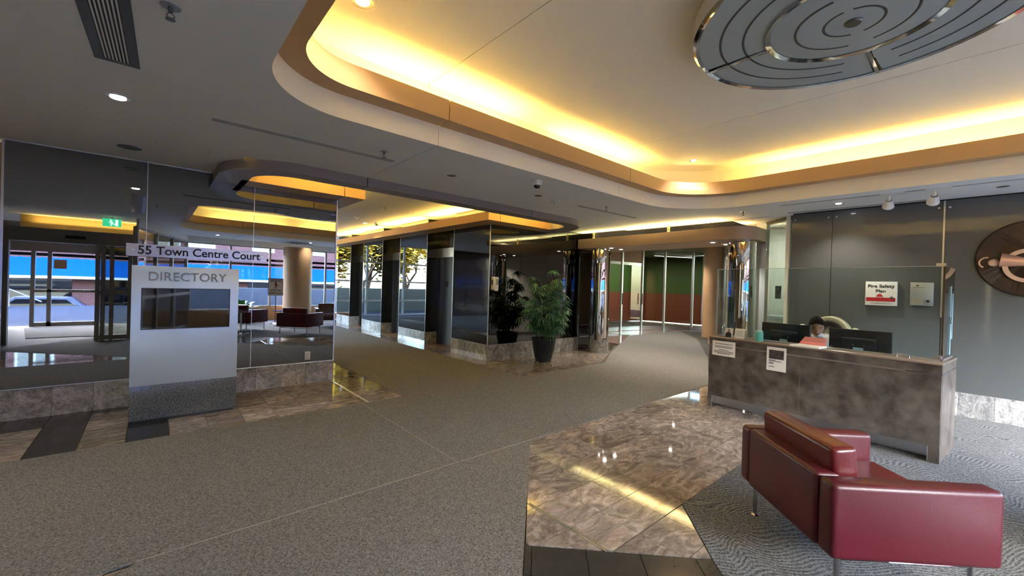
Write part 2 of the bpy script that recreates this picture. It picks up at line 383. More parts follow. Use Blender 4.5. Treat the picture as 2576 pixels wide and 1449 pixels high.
MB().box(1.955, SM, -.01, 1.96, 4.98, .0055).box(-.04, SM - .005, -.01, 2.79, SM, .0055).obj('carpet_seam', M['seam'], floor)
MB().prism([(2.835, 1.355), (7.80, 1.355), (7.80, -4.2), (-.2, -4.2), (-.2, -1.63), (2.395, .965)], -.014, .004).obj('patterned_carpet', M['carpet2'], floor)
MB().prism([(-2.1, -1.3), (-.9, -1.3), (-.9, -3.8), (-2.5, -3.8)], -.014, .004).obj('entrance_mat', M['carpet'], floor)
full_mesh = {}
tiles_out = []   # (kind, poly, dist)
def tile_field(region, kind='marble', x0=.15, y0=4.98, rot=0, darkfn=None, hole=None):
    """region: list of convex polygons"""
    ca, sa = math.cos(rot), math.sin(rot)
    for poly in region:
        loc = [(p[0] * ca + p[1] * sa, -p[0] * sa + p[1] * ca) for p in poly]
        n = len(loc); ar = sum(loc[i][0] * loc[(i + 1) % n][1] - loc[(i + 1) % n][0] * loc[i][1] for i in range(n))
        if ar < 0: loc.reverse()
        xs = [p[0] for p in loc]; ys = [p[1] for p in loc]
        for i in range(math.floor((min(xs) - x0) / TS), math.ceil((max(xs) - x0) / TS)):
            for j in range(math.floor((min(ys) - y0) / TS), math.ceil((max(ys) - y0) / TS)):
                a, b = x0 + i * TS, y0 + j * TS
                t = [(a + G, b + G), (a + TS - G, b + G), (a + TS - G, b + TS - G), (a + G, b + TS - G)]
                for k in range(n):
                    p, q = loc[k], loc[(k + 1) % n]; nx, ny = q[1] - p[1], -(q[0] - p[0])
                    t = clip(t, nx, ny, nx * p[0] + ny * p[1])
                    if len(t) < 3: break
                if area(t) < .002: continue
                cx = sum(p[0] for p in t) / len(t); cy = sum(p[1] for p in t) / len(t)
                W = [(p[0] * ca - p[1] * sa, p[0] * sa + p[1] * ca) for p in t]; wc = (cx * ca - cy * sa, cx * sa + cy * ca)
                kd = 'charcoal' if (darkfn and darkfn(*wc)) else kind
                tiles_out.append((kd, W, wc, math.hypot(*wc)))
def dark_left(x, y):
    return (-.765 < x < -.46) or (-.155 < x < .15 and y < 6.3) or (x < -.765 and 5.895 < y < 6.2) or (x < -.155 and y > 6.2)
tile_field([[(-3.0, 4.984), (2.516, 4.984), (2.516, 6.37), (-3.0, 6.37)]], darkfn=dark_left)
tile_field([[(2.06, 6.37), (2.516, 6.37), (2.516, 15.9), (2.06, 15.9)]])
tile_field([[(2.79, 2.866), (7.8, 2.866), (7.8, 1.359), (2.02, 1.359), (1.665, 1.715)]], y0=1.355)
tile_field([[(2.02, 1.352), (2.82, 1.352), (2.395, .97)]], y0=1.355)
tile_field([[(1.65, 1.705), (2.39, .96), (.2, -1.23), (-.54, -.49)]], kind='charcoal', x0=.0, y0=0, rot=PI / 4)
tile_field([[(4.611, 4.984), (6.9, 4.984), (7.93, 5.615), (9.5, 6.42), (4.611, 6.42)]], darkfn=lambda x, y: x > 8.3)
tile_field([[(4.611, 6.42), (4.99, 6.42), (4.99, 15.9), (4.611, 15.9)]])
tile_field([[(8.26, 6.42), (9.52, 6.42), (11.47, 7.45), (11.6, 10), (8.26, 10)]], darkfn=lambda x, y: abs(x - y * 0 - 9.2) < .3)
tile_field([[(11.6, 7.45), (14.75, 7.36), (15.6, 7.6), (15.6, 8.9), (11.6, 8.9)]])
tile_field([[(6.78, 2.866), (9.42, 4.02), (12.84, 5.83), (14.6, 7.25), (15.6, 7.2), (15.6, 2.0), (7.84, 2.0), (7.84, 2.866)]], darkfn=lambda x, y: int((x + y) / .61) % 3 == 0)
tile_field([[(-6, 2.866), (-.05, 2.866), (-2.35, .57), (-2.9, .02), (-6, .02)]])
tile_field([[(-2.4, .5), (-.9, -.9), (-.24, -.2), (-.24, -1.3), (-2.9, -1.3), (-2.9, 0)]])
tiles_out.sort(key=lambda t: t[3])
fullm = None; cnt = {'marble': 0, 'charcoal': 0}; rest = {'marble': MB(), 'charcoal': MB()}
for kd, W, wc, d in tiles_out:
    if cnt[kd] < 270:
        cnt[kd] += 1; is_full = abs(area(W) - (TS - 2 * G) ** 2) < 1e-5
        if is_full and kd == 'marble':
            if fullm is None:
                h = TS / 2 - G; fullm = MB().box(-h, -h, -.012, h, h, 0).mesh('marble_tile', M['marble'])
            o = bpy.data.objects.new('marble_tile', fullm); C.objects.link(o); o.parent = floor; o.location = (wc[0], wc[1], random.uniform(-.0003, .0003))
        else:
            o = MB().prism([(p[0] - wc[0], p[1] - wc[1]) for p in W], -.012, 0).obj(kd + '_tile', M[kd], floor); o.location = (wc[0], wc[1], 0)
    else: rest[kd].prism(W, -.012, 0)
for kd, b in rest.items():
    if b.v: tag(b.obj('far_' + kd + '_tiles', M[kd], floor), kind='stuff')
# expansion joints: metal strips either side of a dark slot
for (a, b_) in (((2.045, 4.985), (2.045, 6.36)), ((1.985, 1.375), (1.985, 2.03))):
    j = MB().box(a[0] - .012, a[1], 0, a[0] - .004, b_[1], .003).box(a[0] + .004, a[1], 0, a[0] + .012, b_[1], .003).obj('expansion_joint', M['alu'], floor)

# ================================================================== CEILING 2.8 with oval-cornered coffer
ZC = 2.80
HX0, HX1, HY0, HY1 = .52, 6.68, -1.9, 3.42; RA, RB = .62, 1.05
def hole_iv(x):
    if x <= HX0 or x >= HX1: return None
    d = 0
    if x < HX0 + RA: t = RA - (x - HX0); d = RA - math.sqrt(max(0, RA * RA - t * t))
    elif x > HX1 - RB: t = RB - (HX1 - x); d = RB - math.sqrt(max(0, RB * RB - t * t))
    return HY0 + d, HY1 - d
ceiling = thing('ceiling', (0, 0, ZC), kind='structure')
SE = (2.010, 4.932)
CY0, CY1 = -4.3, 5.25
def ceil_panel(xa, xb):
    xs = {xa, xb}
    for i in range(19):
        for v in (HX0 + RA * (1 - math.cos(PI / 2 * i / 18)), HX1 - RB * (1 - math.cos(PI / 2 * i / 18))):
            if xa < v < xb: xs.add(v)
    xs = sorted(xs); b = MB(); lo = []; hi = []
    hx = [x for x in xs if HX0 <= x <= HX1]
    def quadstrip(px, ya, yb):
        A = [(x, y) for x, y in zip(px, ya)]; B_ = [(x, y) for x, y in zip(px, yb)]
        b.band(A, B_, ZC, ZC + .2)
    if xa < HX0: b.box(xa, CY0, ZC, min(xb, HX0), CY1, ZC + .2)
    if xb > HX1: b.box(max(xa, HX1), CY0, ZC, xb, CY1, ZC + .2)
    if len(hx) > 1:
        iv = []
        for x in hx:
            q = hole_iv(x)
            if q is None: q = (HY0 + (RA if x <= HX0 + .01 else RB), HY1 - (RA if x <= HX0 + .01 else RB))
            iv.append(q)
        quadstrip(hx, [CY0] * len(hx), [q[0] for q in iv]); quadstrip(hx, [q[1] for q in iv], [CY1] * len(hx))
    return b
for i, (xa, xb) in enumerate(((-6, SE[0] - .005), (SE[0] + .005, SE[1] - .005), (SE[1] + .005, 7.96))):
    b = ceil_panel(xa, xb)
    if i == 0: b.box(-6, CY1, ZC, .72, 6.44, ZC + .2)
    if i == 2: b.box(6.5, CY1, ZC, 7.82, 6.42, ZC + .2)
    b.obj('ceiling_panel', M['ceil'], ceiling)
MB().box(SE[0] - .02, HY1 + .25, ZC + .05, SE[0] + .02, CY1, ZC + .21).box(SE[1] - .02, HY1 + .25, ZC + .05, SE[1] + .02, CY1, ZC + .21).obj('seam_backing', M['ceil'], ceiling)
# faint access panel outline in the ceiling near the mirror wall
ap = MB()
for (x0, y0, x1, y1) in ((-.004, 5.28, 0, 5.42), (.424, 5.28, .428, 5.42)): ap.box(x0, y0, ZC - .0015, x1, y1, ZC)
ap.obj('access_panel_seam', M['soffit'], ceiling)
# white edge lining of the opening, upper wall and raised ceiling
def rpath(off, n=14):
    return rrect(HX0 - off, HX1 + off, HY0 - off, HY1 + off, (RA + off, RB + off, RB + off, RA + off), n)
def split_band(A, B_, z0, z1, name, m, parent, gap=.004, smooth=True):
    """closed paired paths cut at X = SE into separate pieces"""
    n = len(A); segs = []; cur = []
    def reg(x): return 0 if x < SE[0] else (1 if x < SE[1] else 2)
    # densify straight runs at the seams
    PA, PB = [], []
    for i in range(n):
        a, a2 = A[i], A[(i + 1) % n]; b, b2 = B_[i], B_[(i + 1) % n]
        PA.append(a); PB.append(b)
        cuts = []
        for s in SE:
            for ss in (s - gap, s + gap):
                if (a[0] - ss) * (a2[0] - ss) < 0: cuts.append(abs(a[0] - ss) / abs(a2[0] - a[0]))
        for t in sorted(cuts):
            PA.append((a[0] + (a2[0] - a[0]) * t, a[1] + (a2[1] - a[1]) * t)); PB.append((a[0] + (a2[0] - a[0]) * t, b[1] + (b2[1] - b[1]) * t))
    n = len(PA)
    ing = lambda x: any(abs(x - s) < gap * .9 for s in SE)
    # break where consecutive points straddle a seam gap
    brk = [i for i in range(n) if any(min(PA[i][0], PA[(i + 1) % n][0]) <= s - gap + 1e-6 and max(PA[i][0], PA[(i + 1) % n][0]) >= s + gap - 1e-6 and abs(PA[i][0] - PA[(i + 1) % n][0]) < 3 * gap for s in SE)]
    out = []
    for k in range(len(brk)):
        i = (brk[k] + 1) % n; e = brk[(k + 1) % len(brk)]; a = []; b = []
        while True:
            a.append(PA[i]); b.append(PB[i])
            if i == e: break
            i = (i + 1) % n
        if len(a) > 1: out.append(MB().band(a, b, z0, z1).obj(name, m, parent, smooth=smooth))
    return out
split_band(rpath(.001), rpath(-.001), ZC - .001, 3.0, 'edge_lining', M['band'], ceiling, .003)
split_band(rpath(.25), rpath(.21), 3.0, 3.46, 'coffer_wall', M['coffer'], ceiling, .003)
top = thing('raised_ceiling', (3.5, 1, 3.45), kind='structure')
for xa, xb in ((.2, SE[0] - .004), (SE[0] + .004, SE[1] - .004), (SE[1] + .004, 7.0)):
    MB().box(xa, HY0 - .4, 3.45, xb, HY1 + .4, 3.5).obj('ceiling_panel', M['coffer'], top)
MB().box(0, HY0 - .5, 3.5, 7.2, HY1 + .5, 3.55).obj('upper_deck', M['coffer'], top)
ring = thing('coffer_light_ring', (3.6, .76, 2.985), 'tan curved light-cove ring edging the big raised ceiling', 'ceiling ring')
split_band(rpath(-.006), rpath(-.185), 2.985, 3.168, 'ring_segment', M['ring'], ring, .006)
# cove lamps hidden behind the ring (yellow glow on the raised ceiling)
def cove(x0, y0, x1, y1, z, e=COVE_E, tilt=0, width=.07, col=WARM):
    L = math.hypot(x1 - x0, y1 - y0); a = math.atan2(y1 - y0, x1 - x0)
    light('AREA', ((x0 + x1) / 2, (y0 + y1) / 2, z), e * L, col, L, width, rot=(PI + tilt, 0, a), name='cove_lamp')
CZ = 3.06
cove(1.2, 3.52, 3.1, 3.52, CZ); cove(3.7, 3.52, 5.5, 3.52, CZ)
cove(1.2, -2.0, 3.2, -2.0, CZ); cove(3.6, -2.0, 5.5, -2.0, CZ)
cove(.42, -1.1, .42, 2.6, CZ); cove(6.78, -.8, 6.78, 2.3, CZ, COVE_E * .85)
cove(5.9, 3.30, 6.5, 2.75, CZ); cove(.55, 3.1, .95, 3.40, CZ)

rf = MB().box(-6.4, -4.5, 3.62, 19.5, 16.4, 3.8).obj('roof_slab', M['groove']); tag(rf, kind='structure')  # unseen slab added above the ceilings to stop sky light leaking in
for a_ in ((-6.4, -4.5, 2.9, 8.0, -4.4, 3.62), (8.0, 10.2, 3.1, 19.5, 10.3, 3.62)): tag(MB().box(*a_).obj('wall_back', M['groove']), kind='structure')
# ================================================================== LOBBY SOFFIT (T-shaped light slot)
ZS = 2.69
def arc(cx, cy, rx, ry, a0, a1, n=16): return [(cx + rx * math.cos(a0 + (a1 - a0) * i / n), cy + ry * math.sin(a0 + (a1 - a0) * i / n)) for i in range(n + 1)]
sof = thing('elevator_lobby_soffit', (3.5, 5.3, ZS), 'taupe rounded soffit beam hanging across the front of the elevator lobby', 'soffit')
So, Si = 5.115, 5.365
g = .006
oL = [(.55, 6.37)] + arc(1.30, 5.87, .75, .755, PI, 1.5 * PI) + [(SE[0] - g, So)]
iL = [(.87, 6.37)] + arc(1.30, 5.78, .43, .415, PI, 1.5 * PI) + [(SE[0] - g, Si)]
MB().band(oL, iL, ZS, 2.86).obj('soffit_segment', M['soffit'], sof, smooth=True)
MB().band([(SE[0] + g, So), (4.878 - g, So)], [(SE[0] + g, Si), (4.878 - g, Si)], ZS, 2.86).obj('soffit_segment', M['soffit'], sof)
oR = [(4.878 + g, So)] + arc(5.80, 5.995, .88, .88, -.5 * PI, 0) + [(6.68, 6.40)]
iR = [(4.878 + g, Si)] + arc(5.80, 5.765, .42, .40, -.5 * PI, 0) + [(6.22, 6.40)]
MB().band(oR, iR, ZS, 2.86).obj('soffit_segment', M['soffit'], sof, smooth=True)
sl = thing('mirror_wall_soffit', (1.5, 6.1, ZS), 'tan-fronted soffit ledge above the left mirror wall', 'soffit')
MB().prism([(.80, 5.97), (2.02, 5.97), (2.02, 6.362), (.80, 6.362)], ZS, 2.84).obj('soffit_segment', M['oring'], sl)
MB().prism([(2.03, 5.97), (2.32, 5.97), (2.32, 10), (2.07, 10), (2.07, 6.362), (2.03, 6.362)], ZS, 2.84).obj('soffit_segment', M['oring'], sl)
sr = thing('elevator_bank_soffit', (4.8, 6.1, ZS), 'long tan soffit ledge running above the elevator doors', 'soffit')
MB().prism([(4.60, 5.97), (4.873, 5.97), (4.873, 14.9), (4.60, 14.9)], ZS, 2.845).obj('soffit_segment', M['oring'], sr)
MB().prism([(4.883, 5.97), (6.22, 5.97), (6.22, 6.392), (4.995, 6.392), (4.995, 14.9), (4.883, 14.9)], ZS, 2.845).obj('soffit_segment', M['oring'], sr)
lob = MB().box(-4.5, 5.25, 3.05, 8.3, 16.4, 3.2).obj('ceiling', M['coffer']); tag(lob, kind='structure')
MB().box(-6, 5.25, 3.0, .7, 6.5, 3.05).obj('ceiling', M['ceil'])['kind'] = 'structure'
for y0, y1 in ((6.5, 8.4), (8.8, 10.8), (11.2, 14.6)): cove(4.80, y0, 4.80, y1, 2.87, 6)
cove(.95, 6.2, 2.2, 6.2, 2.87, 5); cove(4.8, 6.15, 6.1, 6.15, 2.87, 5); cove(2.16, 6.5, 2.16, 9.8, 2.87, 4)
cove(1.0, 5.25, 2.2, 5.25, 2.885, 9); cove(4.6, 5.25, 6.0, 5.25, 2.885, 9); cove(2.4, 5.25, 4.4, 5.25, 2.885, 3)

# ================================================================== WALLS
# left mirror wall block
wl_ = MB().box(-1.125, 6.385, 0, 2.045, 10, ZC + .3).obj('wall_left', M['blackg']); tag(wl_, kind='structure')
for i in range(3):
    x0 = -1.12 + 1.06 * i; t = ZC if i == 0 else (ZC if i == 1 else ZS)
    if i == 1:
        MB().prism([(x0 + .002, 6.372), (x0 + 1.058, 6.372), (x0 + 1.058, 6.385), (x0 + .002, 6.385)], .31, ZS if x0 > .5 else 2.80).obj('mirror_panel', M['mirror'], wl_)
    else: MB().box(x0 + .002, 6.372, .31, x0 + 1.058, 6.385, t).obj('mirror_panel', M['mirror'], wl_)
    if i: MB().box(x0 - .0025, 6.369, .31, x0 + .0025, 6.3735, t).obj('panel_joint', M['alu'], wl_)
MB().box(2.045, 6.372, .31, 2.058, 9.99, ZS).obj('mirror_panel', M['bglass'], wl_)
MB().box(-1.12, 6.366, .303, 2.06, 6.378, .312).box(2.048, 6.362, .303, 2.064, 6.378, ZS).box(-1.135, 6.362, .303, -1.118, 6.378, ZC).box(-1.12, 6.364, ZC - .01, .55, 6.378, ZC).obj('edge_trim', M['alu'], wl_)
def base_tiles(name, a, b, n, z1=.30, mt='marble_b', first=None, off=.0):
    """row of base tiles along a->b, proud to the right of a->b"""
    r = thing(name, (a[0], a[1], 0), kind='structure')
    a = Vector(a); b = Vector(b); d = (b - a); L = d.length; d.normalize(); nn = Vector((d.y, -d.x))
    p = 0; q = first or TS
    while p < L - .01:
        e = min(q, L); P0 = a + d * (p + .0012); P1 = a + d * (e - .0012)
        o = MB().prism([P0 - Vector(P0), P1 - P0, P1 - P0 + nn * -.012, nn * -.012], 0, z1).obj('base_tile', M[mt], r, world=False)
        o.location = (P0.x - a.x + nn.x * .012, P0.y - a.y + nn.y * .012, 0)
        p = q; q += TS
    return r
base_tiles('baseboard_left', (-1.125, 6.378), (2.06, 6.378), 0, first=.36)
base_tiles('baseboard_left', (2.052, 6.366), (2.052, 10), 0)
# continuing wall beyond mirror block
x = MB().box(-6, 6.6, 0, -1.13, 6.75, ZC).obj('wall_left', M['tan']); tag(x, kind='structure')
x = MB().box(-6.15, -.1, 0, -6, 6.75, ZC).obj('wall_back', M['tan']); tag(x, kind='structure')
# plant wall (black mirror glass) and elevator bank
wp = MB().box(5.005, 6.415, 0, 8.25, 7.68, 3.05).obj('wall_front', M['blackg']); tag(wp, kind='structure')
xs_ = [5.0, 5.815, 6.63, 7.445, 8.26]
for a, b in zip(xs_[:-1], xs_[1:]): MB().box(a + .002, 6.402, .31, b - .002, 6.415, ZS if b < 6.7 else 2.8).obj('mirror_panel', M['bglass'], wp)
MB().box(4.99, 6.404, .31, 5.003, 7.69, ZS).obj('mirror_panel', M['bglass'], wp)
MB().box(4.985, 6.396, .303, 8.26, 6.406, .312).box(4.984, 6.396, .303, 4.998, 6.41, ZS).box(4.984, 6.4, .303, 4.992, 7.70, .312).box(4.984, 7.69, .303, 4.994, 7.70, ZS).obj('edge_trim', M['alu'], wp)
base_tiles('baseboard_front', (4.985, 6.408), (7.75, 6.408), 0)
base_tiles('baseboard_front', (4.996, 7.70), (4.996, 6.41), 0)
# piers between elevators
piers = [(8.865, 10.295), (11.415, 12.85), (13.95, 15.2)]
for k, (a, b) in enumerate(piers):
    p = MB().box(5.005, a + .013, 0, 6.6, b - .013, 3.05).obj('wall_front', M['blackg']); tag(p, kind='structure')
    MB().box(4.99, a + .012, .31, 5.003, b - .012, ZS).obj('mirror_panel', M['bglass'], p)
    MB().box(4.99, a, .31, 5.31, a + .012, ZS).obj('side_glass', M['blackg'], p)
    MB().box(4.99, b - .012, .31, 5.31, b, ZS).obj('side_glass', M['blackg'], p)
    MB().box(4.984, a - .003, .303, 4.994, a + .006, ZS).box(4.984, b - .006, .303, 4.994, b + .003, ZS).box(4.984, a, .303, 4.992, b, .312).box(4.99, a - .004, .303, 5.31, a + .002, .312).obj('edge_trim', M['alu'], p)
    base_tiles('baseboard_front', (4.996, b), (4.996, a), 0)
    base_tiles('baseboard_front', (4.99, a + .008), (5.31, a + .008), 0, first=.32)
tag(MB().box(6.6, 7.68, 0, 6.8, 15.2, 3.05).obj('wall_front', M['blackg']), kind='structure')
lab = ['nearest steel elevator entrance, beside the potted palm wall', 'middle steel elevator entrance between two black glass piers', 'farthest steel elevator entrance, next to the tall end windows']
recs = [(7.70, 8.865), (10.295, 11.415), (12.85, 13.95)]
for k, (a, b) in enumerate(recs):
    e = thing('elevator_entrance', (5.31, (a + b) / 2, 0), lab[k], 'elevator', 'elevators in the lobby bank')
    jw = .10; H = 2.13
    MB().box(5.31, a, 0, 5.42, a + jw, H).obj('door_jamb', M['doorsteel'], e)
    MB().box(5.31, b - jw, 0, 5.42, b, H).obj('door_jamb', M['doorsteel'], e)
    hd = MB().box(5.29, a, H, 5.42, b, H + .22).obj('door_header', M['steel'], e)
    MB().box(5.31, a, H + .22, 5.42, b, ZS).obj('transom_glass', M['blackg'], e)
    m_ = (a + b) / 2
    for s0, s1 in ((a + jw, m_ - .003), (m_ + .003, b - jw)): MB().box(5.41, s0, .01, 5.44, s1, H).obj('door_panel', M['doorsteel'], e)
    MB().box(5.404, b - jw - .22, 1.42, 5.412, b - jw - .10, 1.56).obj('number_plate', M['black'], e)
    ind = MB().box(5.278, a + .14, H + .04, 5.29, a + .34, H + .17).obj('floor_indicator', M['alu'], e)
    MB().box(5.272, a + .17, H + .06, 5.279, a + .24, H + .15).box(5.272, a + .27, H + .06, 5.279, a + .31, H + .15).obj('indicator_window', M['black'], ind)
    lan = MB().box(5.29, a + .10, H + .28, 5.31, a + .17, H + .52).obj('hall_lantern', M['lampdim'], e)
    MB().prism([(0, 0), (.04, 0), (.02, .05)], 0, .004).obj('arrow', M['black'], lan)
    ar = lan.children[0]; ar.rotation_euler = FACE_NX; ar.location = (5.286 - 5.31 + WL(e).x - WL(e).x + 5.31 - WL(lan).x - (0), a + .155 - WL(lan).y, H + .38 - WL(lan).z)
    MB().box(5.0, a, -.012, 5.45, b, .003).obj('threshold_floor', M['recstone'], e)
# reception wall
wr = MB().box(7.83, -4.3, 0, 8.0, 2.07, ZC).obj('wall_right', M['black']); tag(wr, kind='structure')
seams = [2.075, 1.542, .361, -.82, -2.0, -3.18, -4.3]
for a, b in zip(seams[1:], seams[:-1]):
    p = MB().box(7.808, a + .004, .305, 7.83, b - .004, ZC - .02).obj('glass_wall_panel', M['recwall'], wr)
    s = MB()
    for y in (a + .05, b - .05):
        for z in (2.69, .42): s.cyl((7.808, y, z), (7.80, y, z), .012, n=12)
    s.obj('panel_screw', M['alu'], p)
MB().box(7.80, .352, 1.25, 7.812, .368, ZC - .02).obj('joint_trim', M['alu'], wr)
base_tiles('baseboard_right', (7.816, 2.07), (7.816, -4.3), 0, first=.06 + TS, z1=.305)
tag(MB().box(-4.4, 16.15, 0, -.45, 16.25, 3.05).obj('wall_end', M['blackg']), kind='structure')
# far window wall with curtain mullions
def window(name, a, b, z0, z1, xs, zs, fm='frame', gm='winglass', fw=.06, depth=.09, n_out=1):
    """glazed wall along a->b; xs = mullion distances, zs = transom heights"""
    a = Vector(a); b = Vector(b); d = b - a; L = d.length; ang = math.atan2(d.y, d.x)
    r = thing(name, (a.x, a.y, 0), kind='structure', rz=ang)
    for x in xs: MB().box(x - fw / 2, -depth / 2, z0, x + fw / 2, depth / 2, z1).obj('mullion', M[fm], r, world=False)
    for z in zs: MB().box(0, -depth / 2 + .01, z - fw / 2, L, depth / 2 - .01, z + fw / 2).obj('transom', M[fm], r, world=False)
    for i in range(len(xs) - 1):
        for j in range(len(zs) - 1):
            MB().box(xs[i] + fw / 2, -.006, zs[j] + fw / 2, xs[i + 1] - fw / 2, .006, zs[j + 1] - fw / 2).obj('pane', M[gm], r, world=False)
    return r
M['framew'] = mat('pale_window_frame', (.55, .60, .66), .4)
window('window_1', (-4.5, 16.3), (8.3, 16.3), .1, 3.05, [0, 1.6, 3.2, 4.8, 6.4, 8.0, 9.6, 10.05, 11.6, 12.8], [.13, .72, 1.5, 2.27, 3.02], 'framew')
window('window_2', (-4.5, 10.0), (-4.5, 16.3), .1, 3.05, [0, 1.6, 3.2, 4.8, 6.3], [.13, .72, 1.5, 2.27, 3.02], 'framew')
tag(MB().box(-4.6, 10.0, 0, 2.04, 10.15, 3.05).obj('wall_back', M['tan']), kind='structure')
# lounge curtain wall behind the photographer (seen in the mirror)
window('window_3', (.8, -4.25), (7.85, -4.25), .45, 2.62, [0, 1.2, 2.4, 4.3, 5.6, 7.05], [.48, 2.6], 'frame')
tag(MB().box(.8, -4.35, 0, 7.85, -4.15, .45).obj('wall_back', M['tan']), kind='structure')
tag(MB().box(.8, -4.4, 2.6, 7.85, -4.2, ZC).obj('wall_back', M['ceil']), kind='structure')
window('window_4', (-.3, -.35), (.8, -4.25), .02, 2.62, [0, 1.3, 2.6, 4.05], [.05, 1.0, 2.6], 'frame')
tag(MB().wall((-.3, -.35), (.8, -4.25), .05, 2.62, ZC).obj('wall_back', M['ceil']), kind='structure')
tag(MB().box(-6, -.3, 0, -2.3, -.15, ZC).obj('wall_back', M['tan']), kind='structure')
tag(MB().box(-3.2, -4.4, 0, -3.1, -.3, ZC).obj('wall_back', M['tan']), kind='structure')

# ================================================================== ENTRANCE (seen in the mirror)
en = thing('sliding_door_portal', (-1.2, -.2, 0), 'aluminium sliding door portal of the inner vestibule, reflected in the mirror wall', 'door')
MB().box(-2.3, -.28, 2.12, -.3, -.10, 2.40).obj('door_header', M['frame'], en)
MB().box(-1.4, -.10, 2.22, -1.1, -.06, 2.28).obj('motion_sensor', M['black'], en)
MB().box(-2.3, -.25, 0, -2.18, -.12, 2.12).obj('door_jamb', M['frame'], en)
for x in (-.95, -.86, -.72, -.42): MB().box(x, -.24, 0, x + .07, -.14, 2.12).obj('door_stile', M['frame'], en)
for x0, x1 in ((-.88, -.72), (-.65, -.42)):
    MB().box(x0 - .01, -.195, .1, x1, -.185, 2.1).obj('pane', M['sglass'], en)
for z_, y_ in ((1.05, 1.13), (.02, .12)): MB().box(-.95, -.24, z_, -.35, -.15, y_).obj('door_rail', M['frame'], en)
MB().box(-.80, -.14, 1.0, -.76, -.10, 1.12).obj('lock_case', M['steel'], en)
eo = thing('sliding_door', (-1.8, -4.1, 0), 'outer glass sliding door with paving outside, reflected far left in the mirror wall', 'door')
MB().box(-3.1, -4.2, 2.05, -.2, -4.05, 2.8).obj('door_header', M['frame'], eo)
for x in (-3.0, -2.42, -2.12, -1.2, -.9): MB().box(x - .04, -4.15, 0, x + .04, -4.08, 2.05).obj('door_stile', M['frame'], eo)
for x0, x1 in ((-2.96, -2.46), (-2.38, -2.16), (-2.08, -1.24), (-1.16, -.94)):
    MB().box(x0, -4.125, .1, x1, -4.115, 2.05).obj('pane', M['winglass'], eo)
for z_, y_ in ((.95, 1.03), (0, .12)): MB().box(-2.4, -4.15, z_, -1.2, -4.08, y_).obj('door_rail', M['frame'], eo)
tag(MB().box(-.2, -4.4, 0, .8, -4.3, ZC).obj('wall_back', M['tan']), kind='structure')
st = MB().box(-2.05, -4.11, 1.60, -1.80, -4.105, 1.85).obj('no_smoking_sticker', M['ring']); tag(st, 'square grey prohibition sticker on the outer glass sliding door, seen in the mirror', 'sign')
# vestibule warm light slot above the entrance
tag(MB().box(-2.3, -1.9, 2.42, .1, -1.8, 2.8).obj('trim_1', M['ring']), kind='structure')
cove(-2.1, -1.7, 0, -1.7, 2.62, 3)
# exit sign
ex = thing('exit_sign', (-.72, -.55, 2.70), 'green running-figure exit sign hanging from the ceiling, reflected in the mirror wall', 'sign')
MB().box(-.88, -.57, 2.58, -.56, -.53, 2.76).obj('sign_box', M['greenlit'], ex, bevel=.01)
f_ = MB().cyl((-.74, -.528, 2.725), (-.74, -.524, 2.725), .014, n=12)
f_.tube([(-.74, -.525, 2.70), (-.72, -.525, 2.66)], .009, 6).tube([(-.72, -.525, 2.66), (-.74, -.525, 2.63), (-.73, -.525, 2.60)], .007, 6).tube([(-.72, -.525, 2.66), (-.69, -.525, 2.635), (-.67, -.525, 2.64)], .007, 6).tube([(-.765, -.525, 2.67), (-.74, -.525, 2.695), (-.705, -.525, 2.685)], .006, 6).box(-.66, -.527, 2.60, -.62, -.524, 2.74)
f_.obj('running_figure', M['whitelit'], ex)
MB().cyl((-.72, -.55, 2.76), (-.72, -.55, 2.8), .01).obj('stem', M['steel'], ex)

# ================================================================== COLUMNS, BEAM, STOREFRONT (right end)
def column(c, r, z0, z1, m, label, name='column', base=None):
    t = thing(name, (c[0], c[1], 0), label, 'column')
    MB().lathe([(r, z0), (r, z1)], (c[0], c[1], 0), 64).obj('shaft', M[m], t, smooth=True)
    if base: MB().lathe([(0, .30), (base, .30), (base, 0)], (c[0], c[1], 0), 40).obj('stone_base', M['marble_b'], t, smooth=True)
    if m == 'column':
        for a in (.6, 2.7, 4.8): MB().box(-.002, -.0015, z0, .0015, .0015, z1).obj('panel_joint', M['groove'], t, world=False, loc=((r) * math.cos(a + 2.5), r * math.sin(a + 2.5), 0))
    return t
column((7.966, 5.96), .225, .30, 2.42, 'column', 'polished mirror-metal column on a marble base, right of the potted palm', base=.232)
column((8.09, 2.915), .242, 0, 2.42, 'column', 'polished mirror-metal column behind the left end of the reception desk')
column((13.745, 5.787), .30, 0, 3.1, 'tan', 'plain tan round column in front of the far glass storefront')
column((3.95, -3.55), .46, 0, 2.62, 'tan', 'thick tan round column by the lounge windows, reflected in the mirror wall')
bp_ = [(8.9, 2.70), (8.42, 2.66)]
beam = thing('portal_beam', (7.9, 4.4, 2.42), 'brown rounded soffit beam carried by the two mirror-metal columns', 'beam')
outl = [(7.62, 6.38), (7.60, 4.6), (7.52, 3.05)] + arc(7.90, 2.95, .38, .36, PI, 1.5 * PI, 12) + [(8.35, 2.60), (8.65, 2.72), (8.75, 4.6), (8.8, 6.38)]
MB().prism(outl, 2.42, 2.64).obj('fascia', M['brownfascia'], beam, smooth=True)
MB().cyl((7.72, 4.15, 2.64), (7.72, 4.15, 2.80), .028, n=20).obj('hanger_tube', M['gold'], beam, smooth=True)
MB().cyl((7.72, 6.0, 2.64), (7.72, 6.0, 2.80), .028, n=20).obj('hanger_tube', M['gold'], beam, smooth=True)
cove(7.68, 3.2, 7.68, 5.0, 2.655, 5, col=(1, .74, .30)); cove(7.70, 5.2, 7.70, 6.3, 2.655, 3, col=(.95, .8, .30))
cove(8.2, 2.9, 8.2, 6.2, 2.66, 4, col=(1, .74, .30))
